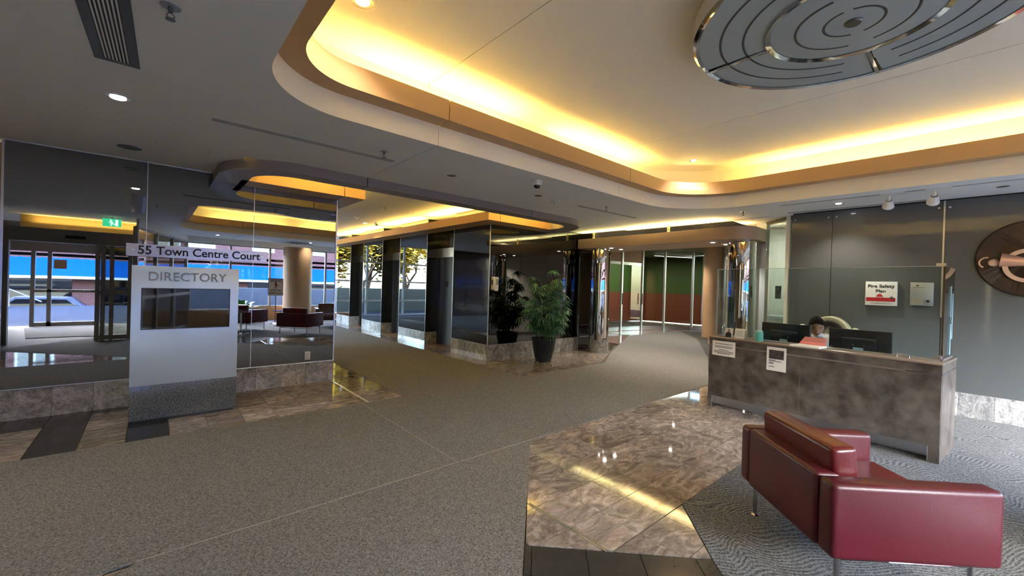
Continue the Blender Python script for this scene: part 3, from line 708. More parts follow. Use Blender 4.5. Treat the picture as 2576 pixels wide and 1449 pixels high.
cs = MB().box(7.82, 2.0, 2.98, 17, 10.2, 3.1).obj('ceiling', M['groove']); tag(cs, kind='structure')
slat0 = MB().box(0, -.03, 0, 9, .03, .012).mesh('ceiling_slat', M['slat'])
for i in range(78):
    o = bpy.data.objects.new('ceiling_slat', slat0); C.objects.link(o); o.parent = cs; o.location = (7.9, 2.15 + i * .1, 2.93)
SF = [(11.2, 8.62), (11.801, 8.50), (12.503, 8.42), (13.60, 8.28), (14.334, 7.80), (15.137, 7.12), (15.75, 6.2), (15.9, 5.0)]
sf = thing('window_5', (13, 8, 0), kind='structure')
for i, p in enumerate(SF):
    MB().box(-.035, -.035, 0, .035, .035, 2.98).obj('mullion', M['alu'], sf, world=False, loc=(p[0] - 13, p[1] - 8, 0))
for i in range(len(SF) - 1):
    a, b = SF[i], SF[i + 1]; dr = i < 3
    MB().wall(a, b, .012, .16 if not dr else .14, 2.36 if dr else 2.98).obj('pane', M['sglass'], sf)
    MB().wall(a, b, .05, 0.01, .16).obj('bottom_rail', M['alu'], sf)
    if dr:
        MB().wall(a, b, .05, 2.36, 2.46).obj('door_head_rail', M['alu'], sf)
        MB().wall(a, b, .03, 2.46, 2.98).obj('transom_panel', M['tan'], sf)
for x, y in ((12.45, 8.34), (13.50, 8.20)):
    MB().cyl((x, y, .95), (x, y, 1.35), .018).obj('pull_handle', M['black'], sf, smooth=True)
tag(MB().box(11.6, 2.1, 0, 16.1, 2.2, 3.0).obj('wall_right', M['tan']), kind='structure')
tag(MB().box(16.0, 2.2, 0, 16.1, 5.0, 3.0).obj('wall_right', M['tan']), kind='structure')
# tenant room behind the storefront
GB = [(12.2, 11.5), (18, 10.8), (19, 4.4)]
for a, b in zip(GB[:-1], GB[1:]):
    q = MB().wall(a, b, .1, 1.35, 3.1).obj('wall_front', M['green']); tag(q, kind='structure')
    MB().wall(a, b, .1, 0, 1.35).obj('lower_wall_colour', M['orange'], q)
tag(MB().box(11.2, 4.3, -.1, 19.2, 12, -.02).obj('floor', M['charcoal']), kind='structure')
tag(MB().box(11.2, 8.8, 2.99, 19.2, 12, 3.1).obj('ceiling', M['groove']), kind='structure')
tag(MB().box(8.26, 10.0, 0, 12.2, 10.15, 3.1).obj('wall_front', M['tan']), kind='structure')
tag(MB().box(8.15, 6.42, 0, 8.25, 10.0, 3.1).obj('wall_front', M['blackg']), kind='structure')
tag(MB().wall((11.2, 8.65), (11.3, 10), .08, 0, 3.1).obj('wall_front', M['tan']), kind='structure')
for i, (x, y, rz, L) in enumerate(((14.5, 9.6, .3, 2.2), (16.2, 8.4, -.4, 2.0), (15.8, 9.9, .9, 1.6), (10.0, 8.6, 0, 1.2))):
    t = thing('linear_ceiling_light', (x, y, 2.88), ['lit linear ceiling light deep inside the green tenant room, left one', 'lit linear ceiling light inside the green tenant room, right one', 'short lit linear ceiling light at the back of the green tenant room', 'lit linear ceiling light in the passage behind the potted palm wall'][i], 'ceiling light', 'linear lights beyond the storefront', rz=rz)
    MB().box(-L / 2, -.04, 0, L / 2, .04, .04).obj('housing', M['white'], t, world=False)
    MB().box(-L / 2 + .02, -.03, -.008, L / 2 - .02, .03, 0).obj('diffuser', M['tubelit'], t, world=False)
    light('AREA', (x, y, 2.84), 32, (1, .95, .85), L, .08, rot=(0, 0, rz), name='linear_lamp')
# diagonal office glass between mirror column and reception wall
dg = thing('window_6', (8.35, 2.62, 0), kind='structure')
MB().wall((8.35, 2.62), (7.83, 2.08), .012, .05, 2.72).obj('pane', M['dglass'], dg)
MB().prism([(8.33, 2.60), (8.37, 2.56), (8.50, 2.70), (8.46, 2.74)], 0, 2.76).obj('mullion', M['framew'], dg)
MB().wall((8.35, 2.62), (7.83, 2.08), .05, 2.72, 2.79).obj('head_rail', M['black'], dg)
MB().wall((8.35, 2.62), (7.83, 2.08), .05, 0, .05).obj('bottom_rail', M['alu'], dg)
tag(MB().box(7.82, 2.06, ZC - .02, 9.0, 3.0, ZC).obj('ceiling', M['ceil']), kind='structure')
tag(MB().box(10.5, 2.1, 0, 10.6, 3.46, 2.93).obj('wall_right', M['coffer']), kind='structure')
tag(MB().wall((8.46, 2.74), (10.55, 3.42), .06, 0, 2.93).obj('wall_right', M['coffer']), kind='structure')
tag(MB().box(7.84, 2.1, 0, 10.5, 2.16, 2.93).obj('wall_right', M['coffer']), kind='structure')
cr = thing('office_counter', (10.0, 2.8, 0), 'pale counter seen through the office glass left of the reception wall', 'counter')
MB().box(9.7, 2.25, 0, 10.3, 3.0, .98).obj('cabinet', M['white'], cr); MB().box(9.66, 2.22, .98, 10.34, 3.03, 1.03).obj('worktop', M['framew'], cr)
light('AREA', (9.4, 2.65, 2.86), 9, (1, .97, .86), 1.2, .2, name='office_lamp')
stk = MB().box(-.085, -.002, -.11, .085, .002, .11).obj('glass_sticker', M['blueprint']); stk.location = (8.085, 2.315, 1.52); stk.rotation_euler = (0, 0, math.atan2(.54, .52))
tag(stk, 'small pale blue picture sticker on the office glass left of the reception wall', 'sticker')
MB().tube([(-.07, -.004, .08), (-.01, -.004, -.02), (.06, -.004, -.09)], .012, 6).tube([(-.03, -.004, -.04), (.03, -.004, 0), (.07, -.004, .02)], .010, 6).obj('printed_mark', M['ink'], stk, world=False)

# ================================================================== DIRECTORY KIOSK
kx0, kx1, ky = -.155, .740, 5.55
K = thing('directory_kiosk', ((kx0 + kx1) / 2, ky + .15, 0), 'freestanding brushed aluminium directory board with black screen on a granite plinth', 'kiosk')
MB().box(kx0, ky - .004, .03, kx1, ky + .30, .375).obj('granite_plinth', M['granite'], K, bevel=.002)
MB().box(kx0 + .02, ky + .03, 0, kx1 - .02, ky + .28, .03).obj('plinth_recess', M['black'], K)
MB().box(kx0, ky, .375, kx1, ky + .28, 1.592).obj('metal_panel', M['alu_panel'], K, bevel=.003)
sc = MB().box(-.072, ky - .004, .952, .652, ky + .01, 1.358).obj('display_screen', M['screen'], K)
MB().box(-.080, ky - .006, .944, .660, ky + .001, .952).box(-.080, ky - .006, 1.358, .660, ky + .001, 1.366).box(-.080, ky - .006, .952, -.072, ky + .001, 1.358).box(.652, ky - .006, .952, .660, ky + .001, 1.358).obj('bezel', M['black'], sc)
text_obj('raised_lettering', 'DIRECTORY', .128, mat('grey_metal_letter', (.26, .29, .33), .4), (.293, ky - .005, 1.482), FACE_NY, K, .006, .0, .93, spacing=1.02)
# street name sign on the mirror
sg = thing('address_sign', (.46, 6.335, 1.7), 'polished metal strip sign reading 55 Town Centre Court on the mirror wall', 'sign')
MB().box(-.228, 6.330, 1.708, 1.148, 6.336, 1.85).obj('sign_plate', mat('polished_sign_plate', (.60, .58, .56), .22, .45, bump=.3, bscale=5), sg)
text_obj('lettering', '55 Town Centre Court', .135, M['ink'], (.47, 6.328, 1.778), FACE_NY, sg, .002, .0026, .93)
for x in (-.17, 1.10): MB().cyl((x, 6.326, 1.78), (x, 6.371, 1.78), .010, n=12).obj('standoff_screw', M['steel'], sg)
# wall outlet
ou = thing('power_outlet', (1.70, 6.37, .4), 'white duplex power outlet low on the mirror wall', 'outlet')
MB().box(1.663, 6.366, .345, 1.738, 6.372, .465).obj('cover_plate', M['white'], ou, bevel=.003)
for z in (.378, .432): MB().cyl((1.70, 6.362, z), (1.70, 6.367, z), .019, n=20).obj('socket', M['white'], ou)
for z in (.378, .432): s = MB().box(1.692, 6.3605, z - .002, 1.695, 6.3625, z + .009).box(1.705, 6.3605, z - .002, 1.708, 6.3625, z + .009).cyl((1.70, 6.3605, z - .010), (1.70, 6.3625, z - .010), .003, n=8); s.obj('slot', M['black'], ou)
# sanitizer dispenser at the corner of the black glass
dp = thing('sanitizer_dispenser', (5.10, 6.34, 1.4), 'white hand sanitizer dispenser at the corner of the black glass wall', 'dispenser')
MB().box(5.03, 6.30, 1.40, 5.16, 6.40, 1.66).obj('housing', M['white'], dp, bevel=.02)
MB().box(5.085, 6.296, 1.50, 5.145, 6.302, 1.62).obj('window', mat('grey_window', (.25, .3, .32), .2), dp)
MB().box(5.028, 6.33, 1.50, 5.032, 6.37, 1.60).obj('side_mark', M['ink'], dp)
MB().box(5.055, 6.285, 1.385, 5.135, 6.31, 1.42).obj('push_bar', M['white'], dp, bevel=.006)

# ================================================================== POTTED PALM
pl = thing('potted_palm', (5.99, 5.83, 0), 'leafy potted palm in a ribbed dark pot before the black glass wall', 'plant')
prof = [(0, .03), (.145, 0), (.152, 0)]; H = .46
for i in range(13):
    z0 = .02 + i * (H - .05) / 13; r = .152 + .092 * (z0 / H) ** .8
    prof += [(r, z0), (r + .008, z0 + .006), (r + .009, z0 + .018), (r + .002, z0 + .026)]
prof += [(.252, H - .02), (.256, H), (.236, H), (.232, H - .05), (0, H - .05)]
MB().lathe(prof, (5.99, 5.83, 0), 48).obj('pot', M['pot'], pl, smooth=True)
MB().lathe([(0, H - .045), (.233, H - .045)], (5.99, 5.83, 0), 24).obj('soil', M['soil'], pl)
stems = MB(); tips = []
for i in range(16):
    a = i * 2.39996; k = (i + .5) / 16; h = 1.34 - .95 * k; ro = .06 + .44 * k ** .6; r0 = .03 + .09 * (i % 4) / 4
    P = [Vector((r0 * math.cos(a), r0 * math.sin(a), .40)), Vector(((r0 + ro * .25) * math.cos(a), (r0 + ro * .25) * math.sin(a), .4 + h * .5)), Vector((ro * math.cos(a), min(.30, ro * math.sin(a)), .42 + h))]
    stems.tube([(p.x + 5.99, p.y + 5.83, p.z) for p in P], .007, 6, .004); tips.append((P, a))
stems.obj('stem', M['stem'], pl, smooth=True)
def fan_leaf(seed, n=9, L=.19):
    rr = random.Random(seed); b = MB()
    b.tube([(0, 0, 0), (.05, 0, .02), (.10, 0, .03)], .0025, 4)
    for k in range(n):
        t = (k / (n - 1) - .5) * 2; a = t * 1.75; ln = L * (1 - .35 * abs(t)) * rr.uniform(.85, 1.1); wd = .011
        d = Vector((math.cos(a), math.sin(a), 0)); s_ = Vector((-math.sin(a), math.cos(a), 0)); base = Vector((.10, 0, .03)); vs_ = []
        for q in range(5):
            u = q / 4; c = base + d * ln * u + Vector((0, 0, .03 * u - .13 * u * u * rr.uniform(.8, 1.2) * (L / .19)))
            ww = wd * (.35 + 1.2 * u) * (1 - u) ** .5 * 1.5 + .0006
            vs_ += [c - s_ * ww, c + Vector((0, 0, .004 * (1 - u))), c + s_ * ww]
        fs = []
        for q in range(4):
            o = q * 3; fs += [(o, o + 3, o + 4, o + 1), (o + 1, o + 4, o + 5, o + 2)]
        b.add(vs_, fs)
    return b.mesh('frond', M['leaf'])
LM = [fan_leaf(i, 8 + i % 3, .18 + .02 * (i % 3)) for i in range(5)]
nf = 0; rr = random.Random(3)
for P, a in tips:
    for j in range(15):
        t = 1 - (j / 15) ** 1.2 * .85; p = P[1].lerp(P[2], max(0, t * 2 - 1)) if t > .5 else P[0].lerp(P[1], t * 2)
        if p.z < .55: continue
        d = a + rr.uniform(-1.9, 1.9) if j % 3 else a + rr.uniform(-.6, .6)
        if math.sin(d) > .55 and p.y > .12: d = -d
        o = bpy.data.objects.new('frond', LM[nf % 5]); C.objects.link(o); o.parent = pl
        o.location = p; o.rotation_euler = (rr.uniform(-.35, .35), rr.uniform(-.75, .35), d); sc_ = rr.uniform(.75, 1.15); o.scale = (sc_,) * 3; nf += 1

# ================================================================== RECEPTION DESK
def L2(a, b, t): return (a[0] + (b[0] - a[0]) * t, a[1] + (b[1] - a[1]) * t)
FR, FL = Vector((5.36, .226)), Vector((5.545, 2.36)); dy = (FL - FR).normalized(); dx = Vector((dy.y, -dy.x))   # dx points to the wall
def dk(u, v): p = FR + dy * u + dx * v; return (p.x, p.y)   # u along front from right corner, v depth
LD = (FL - FR).length
desk = thing('reception_desk', (*dk(LD / 2, .35), 0), 'mottled brown stone-look reception desk with raised front ledge', 'desk')
def dbox(u0, v0, z0, u1, v1, z1, b=None): return (b or MB()).prism([dk(u0, v0), dk(u1, v0), dk(u1, v1), dk(u0, v1)], z0, z1)
us = 1.105
for u0, u1 in ((0.002, us - .003), (us + .003, LD - .002)): dbox(u0, 0, .15, u1, .03, .80).obj('front_panel', M['desk'], desk)
dbox(us - .005, .006, .15, us + .005, .02, .80).obj('joint_trim', M['alu'], desk)
dbox(0, 0, .815, LD, .03, .895).obj('front_rail', M['desk'], desk)
dbox(.003, .004, .80, LD - .003, .028, .815).obj('chrome_inlay', M['chrome'], desk)
dbox(-.004, -.006, .895, LD + .004, .26, .912).obj('front_ledge', M['desktop'], desk, bevel=.002)
dbox(0, 0, 0, .075, .03, .15).obj('leg', M['desk'], desk); dbox(LD - .05, 0, 0, LD, .03, .15).obj('leg', M['desk'], desk)
dbox(.074, .001, 0, .08, .10, .15).obj('leg_trim', M['chrome'], desk); dbox(LD - .056, .001, 0, LD - .05, .12, .15).obj('leg_trim', M['chrome'], desk)
dbox(0, .03, 0, .03, .75, .80).obj('side_panel', M['desk'], desk); dbox(0, .03, .815, .03, .75, .895).obj('side_rail', M['desk'], desk)
dbox(.001, .03, .80, .028, .75, .815).obj('side_inlay', M['chrome'], desk)
dbox(-.004, .26, .895, .14, .75, .912).obj('side_ledge', M['desktop'], desk)
dbox(LD - .03, .03, 0, LD, .75, .895).obj('side_panel', M['desk'], desk)
dbox(.03, .12, .02, LD - .03, .16, .60).obj('modesty_panel', M['steel'], desk)
dbox(.03, .16, .70, LD - .03, .85, .73).obj('work_surface', M['desktop'], desk)
dbox(.5, .10, .60, .9, .16, .895).obj('ledge_bracket', M['desk'], desk); dbox(1.4, .10, .60, 1.8, .16, .895).obj('ledge_bracket', M['desk'], desk)
gs = thing('glass_screen', (*dk(LD / 2, .2), .912), 'clear glass sneeze guard standing on the reception desk ledge', 'glass screen')
dbox(.035, .20, .925, LD + .02, .208, 1.80).obj('front_pane', M['glass'], gs)
dbox(.03, .215, .925, .036, .74, 1.80).obj('side_pane', M['glass'], gs)
dbox(LD + .015, .215, .925, LD + .021, .50, 1.80).obj('side_pane', M['glass'], gs)
M['gedge'] = mat('green_glass_edge', (.45, .55, .52), .15)
dbox(.035, .199, 1.799, LD + .02, .209, 1.803).obj('top_edge', M['gedge'], gs)
dbox(.026, .196, .912, .040, .212, 1.80).obj('corner_post', M['chrome'], gs)
dbox(.026, .196, 1.80, .09, .24, 1.83).obj('post_cap', M['alu'], gs)
dbox(LD + .012, .198, .925, LD + .024, .212, 1.80).obj('edge_strip', M['gedge'], gs)
dbox(LD - .07, .19, 1.79, LD + .02, .215, 1.806).obj('edge_clip', M['gedge'], gs)
dbox(.03, .196, .912, LD + .02, .212, .928).obj('base_channel', M['alu'], gs)
dbox(.026, .212, .912, .042, .74, .928).obj('base_channel', M['alu'], gs)
# blue protective tape strips left on the side pane
for i, (v, z0, z1) in enumerate(((.50, 1.32, 1.62), (.60, 1.10, 1.55), (.52, .95, 1.25))):
    tp = dbox(.022, v, z0, .028, v + .03, z1).obj('tape_strip', mat('pale_blue_film%d' % i, (.35, .60, .80), .4)); tag(tp, ['top', 'middle', 'lowest'][i] + ' pale blue film strip stuck on the side pane of the glass screen', 'tape', 'blue film strips on the glass screen')
# notices on the desk front
def on_front(u, z, name, wd, ht, m, label, cat):
    t = thing(name, (*dk(u, -.003), z), label, cat, rz=math.atan2(-dy.y, -dy.x))
    MB().box(-wd / 2, -.001, -ht / 2, wd / 2, .001, ht / 2).obj('sheet', M[m], t, world=False)
    return t
# local +x of these runs from the desk's left to right as seen from the room
n1 = on_front(LD - .19, .772, 'paper_notice', .29, .19, 'paper', 'white text notice taped to the desk front, leftmost, landscape sheet', 'notice')
for i, (wd, z) in enumerate(((.22, .058), (.23, .028), (.21, .012), (.13, -.018), (.25, -.036), (.24, -.052), (.16, -.066))):
    MB().box(-wd / 2, -.0022, z - .003, wd / 2, -.001, z + .003).obj('text_line', M['ink'], n1, world=False)
n2 = on_front(LD - .80, .735, 'photo_notice', .205, .275, 'paper', 'white sheet with a dark photo and small text taped on the desk front', 'notice')
MB().box(-.078, -.0022, .0, .078, -.001, .105).obj('photo', mat('dark_photo_print', (.03, .03, .035), .3, col2=(.12, .09, .07), vscale=25), n2, world=False)
for i, (wd, z) in enumerate(((.07, -.014), (.13, -.026), (.05, -.045), (.05, -.055), (.06, -.09))):
    MB().box(-.078, -.0022, z - .003, -.078 + wd, -.001, z + .003).obj('text_line', M['ink'], n2, world=False)
# things on the desk
def monitor(u, v, lab, rz=0):
    c = dk(u, v); t = thing('monitor', (c[0], c[1], .73), lab, 'monitor', 'monitors on the reception desk', rz=math.atan2(-dy.y, -dy.x) + rz)
    # local -y faces the visitor (back of the monitor)
    MB().box(-.275, 0, .06, .275, .035, .39).obj('screen_case', M['monitor'], t, world=False, bevel=.006)
    MB().box(-.15, -.03, .09, .15, 0, .30).obj('rear_housing', M['monitor'], t, world=False, bevel=.008)
    MB().box(-.15, -.036, .292, .15, -.028, .300).obj('vent_edge', M['steel'], t, world=False)
    MB().box(-.045, -.034, .15, .045, -.030, .195).obj('rating_label', M['blueprint'], t, world=False)
    for x in (-.045, .05): MB().cyl((x, -.034, .225), (x, -.028, .225), .005, n=10).obj('screw', M['alu'], t, world=False)
    MB().box(-.03, -.03, .01, .03, .0, .2).obj('stand_neck', M['monitor'], t, world=False)
    MB().box(-.12, -.09, 0, .12, .12, .012).obj('stand_foot', M['monitor'], t, world=False, bevel=.004)
    return t
monitor(.72, .52, 'black monitor at the right side of the reception desk', .03)
monitor(1.47, .56, 'black monitor left of the seated clerk', -.04)
br = thing('folder', (*dk(1.07, .10), .912), 'open folder with pink divider lying on the reception desk ledge', 'folder')
r_ = math.atan2(-dy.y, -dy.x)
fo = MB().prism([(-.14, -.11), (.14, -.11), (.15, .10), (-.10, .10)], 0, .018).obj('lower_pages', M['paper'], br, world=False); fo.rotation_euler = (0, 0, r_)
fo2 = MB().prism([(-.11, 0), (.14, 0), (.13, .11), (-.08, .11)], -.003, .003).obj('pink_divider', M['pink'], br, world=False); fo2.rotation_euler = (.75, 0, r_); fo2.location = (dx.x * .08, dx.y * .08, .02)
def card(u, v, wd, ht, m, name, label, cat):
    t = thing(name, (*dk(u, v), .912), label, cat, rz=r_); o = MB().box(-wd / 2, -.003, 0, wd / 2, .003, ht).obj('card', M[m], t, world=False); o.rotation_euler = (-.2, 0, 0); return t
cdn = card(LD - .18, .13, .10, .12, 'paper', 'photo_card', 'small card with a portrait of a person in a dark suit on the desk', 'card')
q = MB().ell((0, -.008, .088), (.014, .003, .018)).obj('printed_face', M['skin'], cdn, world=False); q.rotation_euler = (-.2, 0, 0)
q = MB().prism([(-.04, 0), (.04, 0), (.035, .05), (.01, .068), (-.01, .068), (-.035, .05)], 0, .002).obj('printed_suit', M['ink'], cdn, world=False); q.rotation_euler = (PI / 2 - .2, 0, 0); q.location = (0, -.006, .002)
cdn = card(LD - .32, .12, .12, .125, 'paper', 'leaflet_holder', 'white leaflet in a clear holder on the left end of the desk', 'leaflet')
for z in (.03, .05, .07, .09): q = MB().box(-.045, -.006, z, .045, -.004, z + .006).obj('text_line', M['blueprint'], cdn, world=False); q.rotation_euler = (-.2, 0, 0)
tb = thing('sanitizer_tub', (*dk(LD - .56, .11), .912), 'teal tub standing on the desk beside the leaflet', 'tub')
MB().lathe([(0, 0), (.042, 0), (.045, .01), (.045, .10), (0, .10)], n=24).obj('body', M['teal'], tb, world=False, smooth=True)
MB().lathe([(.040, .10), (.040, .125), (.0, .13)], n=24).obj('lid', mat('pale_teal_lid', (.25, .55, .50), .3), tb, world=False, smooth=True)
wb = thing('wire_card_stand', (*dk(.29, .16), .912), 'small chrome wire card holder at the right end of the desk ledge', 'holder', rz=r_)
MB().tube([(-.045, 0, 0), (-.045, 0, .03), (.045, 0, .03), (.045, 0, 0)], .003, 6).obj('wire_frame', M['chrome'], wb, world=False)
# fire safety sign, steel box and sculpture on the grey wall
fs = thing('fire_safety_plan_box', (7.77, .95, 1.37), 'white wall box printed Fire Safety Plan with a red band and helmet', 'sign')
MB().box(7.752, .782, 1.372, 7.806, 1.122, 1.710).obj('box_body', M['white'], fs, bevel=.006)
MB().box(7.749, .80, 1.432, 7.753, 1.110, 1.485).obj('red_band', M['red'], fs)
text_obj('lettering', 'Fire Safety', .060, M['ink'], (7.749, .955, 1.645), FACE_NX, fs, .001, .0008, 1.12)
text_obj('lettering', 'Plan', .060, M['ink'], (7.749, .955, 1.578), FACE_NX, fs, .001, .0008, 1.12)
text_obj('lettering', 'www.safetymedia.com', .024, M['ink'], (7.749, .955, 1.405), FACE_NX, fs, .0005, .0, 1)
hp = [(-.05, 0), (.05, 0), (.032, .006), (.028, .022), (.016, .036), (0, .04), (-.016, .036), (-.026, .022), (-.030, .006)]
h_ = MB().prism(hp, 0, .002).obj('helmet_emblem', M['red'], fs, world=False); h_.rotation_euler = FACE_NX; h_.location = (7.749 - 7.77, .965 - .95, 1.497 - 1.37)
lk = MB().cyl((7.74, .835, 1.485), (7.755, .835, 1.485), .018, n=16).obj('lock', M['steel'], fs, smooth=True)
bx = thing('steel_wall_box', (7.77, .54, 1.39), 'brushed steel lock box on the grey wall right of the fire safety sign', 'wall box')
MB().box(7.752, .432, 1.392, 7.806, .655, 1.705).obj('box_body', mat('blue_grey_steel', (.42, .48, .55), .35, .8), bx, bevel=.004)
MB().cyl((7.740, .48, 1.455), (7.753, .48, 1.455), .017, n=20).obj('key_lock', M['chrome'], bx, smooth=True)
MB().ell((7.752, .585, 1.66), (.004, .014, .009)).box(7.750, .52, 1.634, 7.752, .63, 1.638).obj('etched_mark', M['ink'], bx)
MB().box(7.749, .52, 1.405, 7.753, .645, 1.49).obj('lower_plate', M['alu'], bx)
sp = thing('wall_sculpture', (7.78, -.37, 2.0), 'large round dark bronze wall sculpture with copper rings, at the right edge', 'sculpture')
SR = .455; yc, zc = -.372, 2.0
b = MB(); n = 48; rings = [(SR, .0), (SR, .03), (SR * .97, .045), (SR * .6, .035), (SR * .3, .05), (0, .055)]
vs_ = []; fs_ = []
for r, h in rings:
    for i in range(n):
        a = 2 * PI * i / n; wob = .012 * math.sin(a * 5 + r * 9) * (r < SR * .99)
        vs_.append((7.806 - h - max(0, wob), yc + r * math.cos(a), zc + r * math.sin(a)))
for k in range(len(rings) - 1):
    for i in range(n): fs_.append((k * n + i, k * n + (i + 1) % n, (k + 1) * n + (i + 1) % n, (k + 1) * n + i))
b.add(vs_, fs_); b.obj('carved_disc', M['darkbrown'], sp)
def ribbon(cy, cz, r, w_, a0, a1, x, m, name, n=28):
    P = [(cy + r * math.cos(a0 + (a1 - a0) * i / n), cz + r * math.sin(a0 + (a1 - a0) * i / n)) for i in range(n + 1)]
    Q = [(cy + (r - w_) * math.cos(a0 + (a1 - a0) * i / n), cz + (r - w_) * math.sin(a0 + (a1 - a0) * i / n)) for i in range(n + 1)]
    bb = MB().band(P, Q, 0, .02); bb.v = [(x - z, y, q) for (y, q, z) in bb.v]
    return bb.obj(name, M[m], sp, smooth=True)
ribbon(-.02, 1.955, .070, .014, -.35 * PI, .62 * PI - 1.4 + 1.2, 7.75, 'copperlt', 'small_ring')
ribbon(-.34, 1.915, .20, .045, -.62 * PI + .0, .72 * PI, 7.73, 'copperlt', 'large_ring')
MB().ell((7.75, -.075, 1.955), (.03, .05, .045)).obj('polished_dome', M['copperlt'], sp, smooth=True)
c_ = MB().cyl((7.73, -.125, 1.985), (7.73, -.33, 1.955), .085, .05, n=24).obj('copper_cone', M['copper'], sp, smooth=True)
ribbon(-.45, 2.28, .30, .10, .55 * PI, 1.0 * PI, 7.76, 'copper', 'upper_arc')
ribbon(-.45, 1.75, .28, .06, 1.05 * PI - PI, 1.3 * PI - PI, 7.76, 'darkbrown', 'lower_arc')

# ================================================================== CLERK
pc = Vector((6.48, 1.41))
cl = thing('person', (6.55, 1.36, 0), 'clerk with short black hair in a white uniform shirt, head bowed behind the desk', 'person', rz=0)
def skin_body(name, J, E, m, parent, sub=2):
    me = bpy.data.meshes.new(name); me.from_pydata([j[0] for j in J], E, []); o = bpy.data.objects.new(name, me); C.objects.link(o); o.parent = parent
    md = o.modifiers.new('skin', 'SKIN'); me.skin_vertices or None
    for i, j in enumerate(J):
        r = j[1]; me.skin_vertices[0].data[i].radius = (r, r) if not isinstance(r, tuple) else r
    me.skin_vertices[0].data[0].use_root = True; md.use_smooth_shade = True
    s_ = o.modifiers.new('sub', 'SUBSURF'); s_.levels = sub; s_.render_levels = sub
    me.materials.append(m); return o
# local frame: +x toward back wall, -x toward visitors; y across. Seated, leaning forward (-x), head bowed
J = [((.10, 0, .50), .13), ((.08, 0, .66), .125), ((.03, 0, .82), (.13, .15)), ((-.01, .01, .93), (.10, .12)), ((-.035, .02, .985), .055),   # 0-4 torso, neck
     ((.02, .17, .90), .062), ((-.06, .22, .72), .048), ((-.24, .12, .765), .034), ((-.33, .07, .775), .026),                    # 5-8 left arm
     ((.02, -.17, .90), .062), ((-.04, -.23, .72), .048), ((-.22, -.14, .765), .034), ((-.31, -.09, .775), .026),                 # 9-12 right arm
     ((.06, .10, .47), .10), ((-.36, .12, .48), .075), ((-.38, .12, .08), .05), ((-.46, .12, .05), .045),
     ((.06, -.10, .47), .10), ((-.36, -.12, .48), .075), ((-.38, -.12, .08), .05), ((-.46, -.12, .05), .045)]
E_ = [(0, 1), (1, 2), (2, 3), (3, 4), (3, 5), (5, 6), (6, 7), (7, 8), (3, 9), (9, 10), (10, 11), (11, 12), (0, 13), (13, 14), (14, 15), (15, 16), (0, 17), (17, 18), (18, 19), (19, 20)]
body = skin_body('body', J, E_, M['skin'], cl)
def grow(s): return [(p, (r + s) if not isinstance(r, tuple) else (r[0] + s, r[1] + s)) for p, r in J]
for sv in body.data.skin_vertices[0].data[:4]: sv.radius = (sv.radius[0] * .8, sv.radius[1] * .8)
for q_ in (5, 6, 9, 10): body.data.skin_vertices[0].data[q_].radius = (.036, .036)
g_ = grow(.014); g_[3] = ((-.012, .01, .94), (.125, .155)); g_.append(((-.028, .018, .975), .068))
skin_body('shirt', [g_[i] for i in (0, 1, 2, 3, 5, 6, 9, 10)] + [((-.10, .19, .735), .052), ((-.09, -.20, .735), .052), g_[-1]], [(0, 1), (1, 2), (2, 3), (3, 4), (4, 5), (5, 8), (3, 6), (6, 7), (7, 9), (3, 10)], M['shirt'], cl)
skin_body('trousers', [g_[i] for i in (0, 13, 14, 15, 17, 18, 19)], [(0, 1), (1, 2), (2, 3), (0, 4), (4, 5), (5, 6)], M['trouser'], cl)
# head: shaped ellipsoid with jaw, nose, ears, eyes; tilted forward
hd = MB(); n_, m_ = 28, 20; vs_ = []
for j in range(1, m_):
    t = PI * j / m_
    for i in range(n_):
        a = 2 * PI * i / n_; x = .098 * math.sin(t) * math.cos(a); y = .078 * math.sin(t) * math.sin(a); z = .122 * math.cos(t)
        if z < -.02: k = (-.02 - z) / .10; y *= 1 - .42 * k; x = x * (1 - .22 * k) - .018 * k * (1 if x < 0 else .2)
        fx = max(0, -x / .098)
        if fx > .75 and abs(y) < .022 and -.055 < z < .02: x -= .024 * (1 - abs(y) / .022) * (1 - max(0, (z + .045)) / .07 if z > -.045 else (z + .055) / .01)
        if fx > .6 and .018 < abs(y) < .048 and -.01 < z < .028: x += .008
        if fx > .7 and abs(y) < .026 and -.078 < z < -.062: x -= .004
        vs_.append((x, y, z))
fs_ = []
for j in range(m_ - 2):
    for i in range(n_): fs_.append((j * n_ + i, (j + 1) * n_ + i, (j + 1) * n_ + (i + 1) % n_, j * n_ + (i + 1) % n_))
k = len(vs_); vs_ += [(0, 0, .122), (-.012, 0, -.122)]
for i in range(n_): fs_.append((k, i, (i + 1) % n_)); fs_.append((k + 1, (m_ - 2) * n_ + (i + 1) % n_, (m_ - 2) * n_ + i))
hd.add(vs_, fs_)
for s in (-1, 1): hd.ell((.012, .080 * s, -.005), (.018, .008, .030), 10, 8)
HL = (-.085, .045, 1.085); HR = (0, -.36, .30)
head = hd.obj('head', M['skin'], cl, world=False, smooth=True); head.location = HL; head.rotation_euler = HR
hb = MB(); vs_ = []
for j in range(0, 13):
    t = PI * .62 * j / 12
    for i in range(n_):
        a = 2 * PI * i / n_; ext = 1.0
        front = max(0, -math.cos(a)); tt = t * (1 - .50 * front)
        r = 1.09 + .018 * math.sin(9 * a + 2.3 * j) + .015 * math.sin(17 * a - 3 * j)
        tt *= 1 - .17 * abs(math.sin(a)) ** 3
        vs_.append((.102 * r * math.sin(tt) * math.cos(a) + .006, .081 * r * math.sin(tt) * math.sin(a), .128 * (1.07 + .03 * math.sin(5 * a + j)) * math.cos(tt) + .003))
fs_ = [(j * n_ + i, (j + 1) * n_ + i, (j + 1) * n_ + (i + 1) % n_, j * n_ + (i + 1) % n_) for j in range(12) for i in range(n_)]
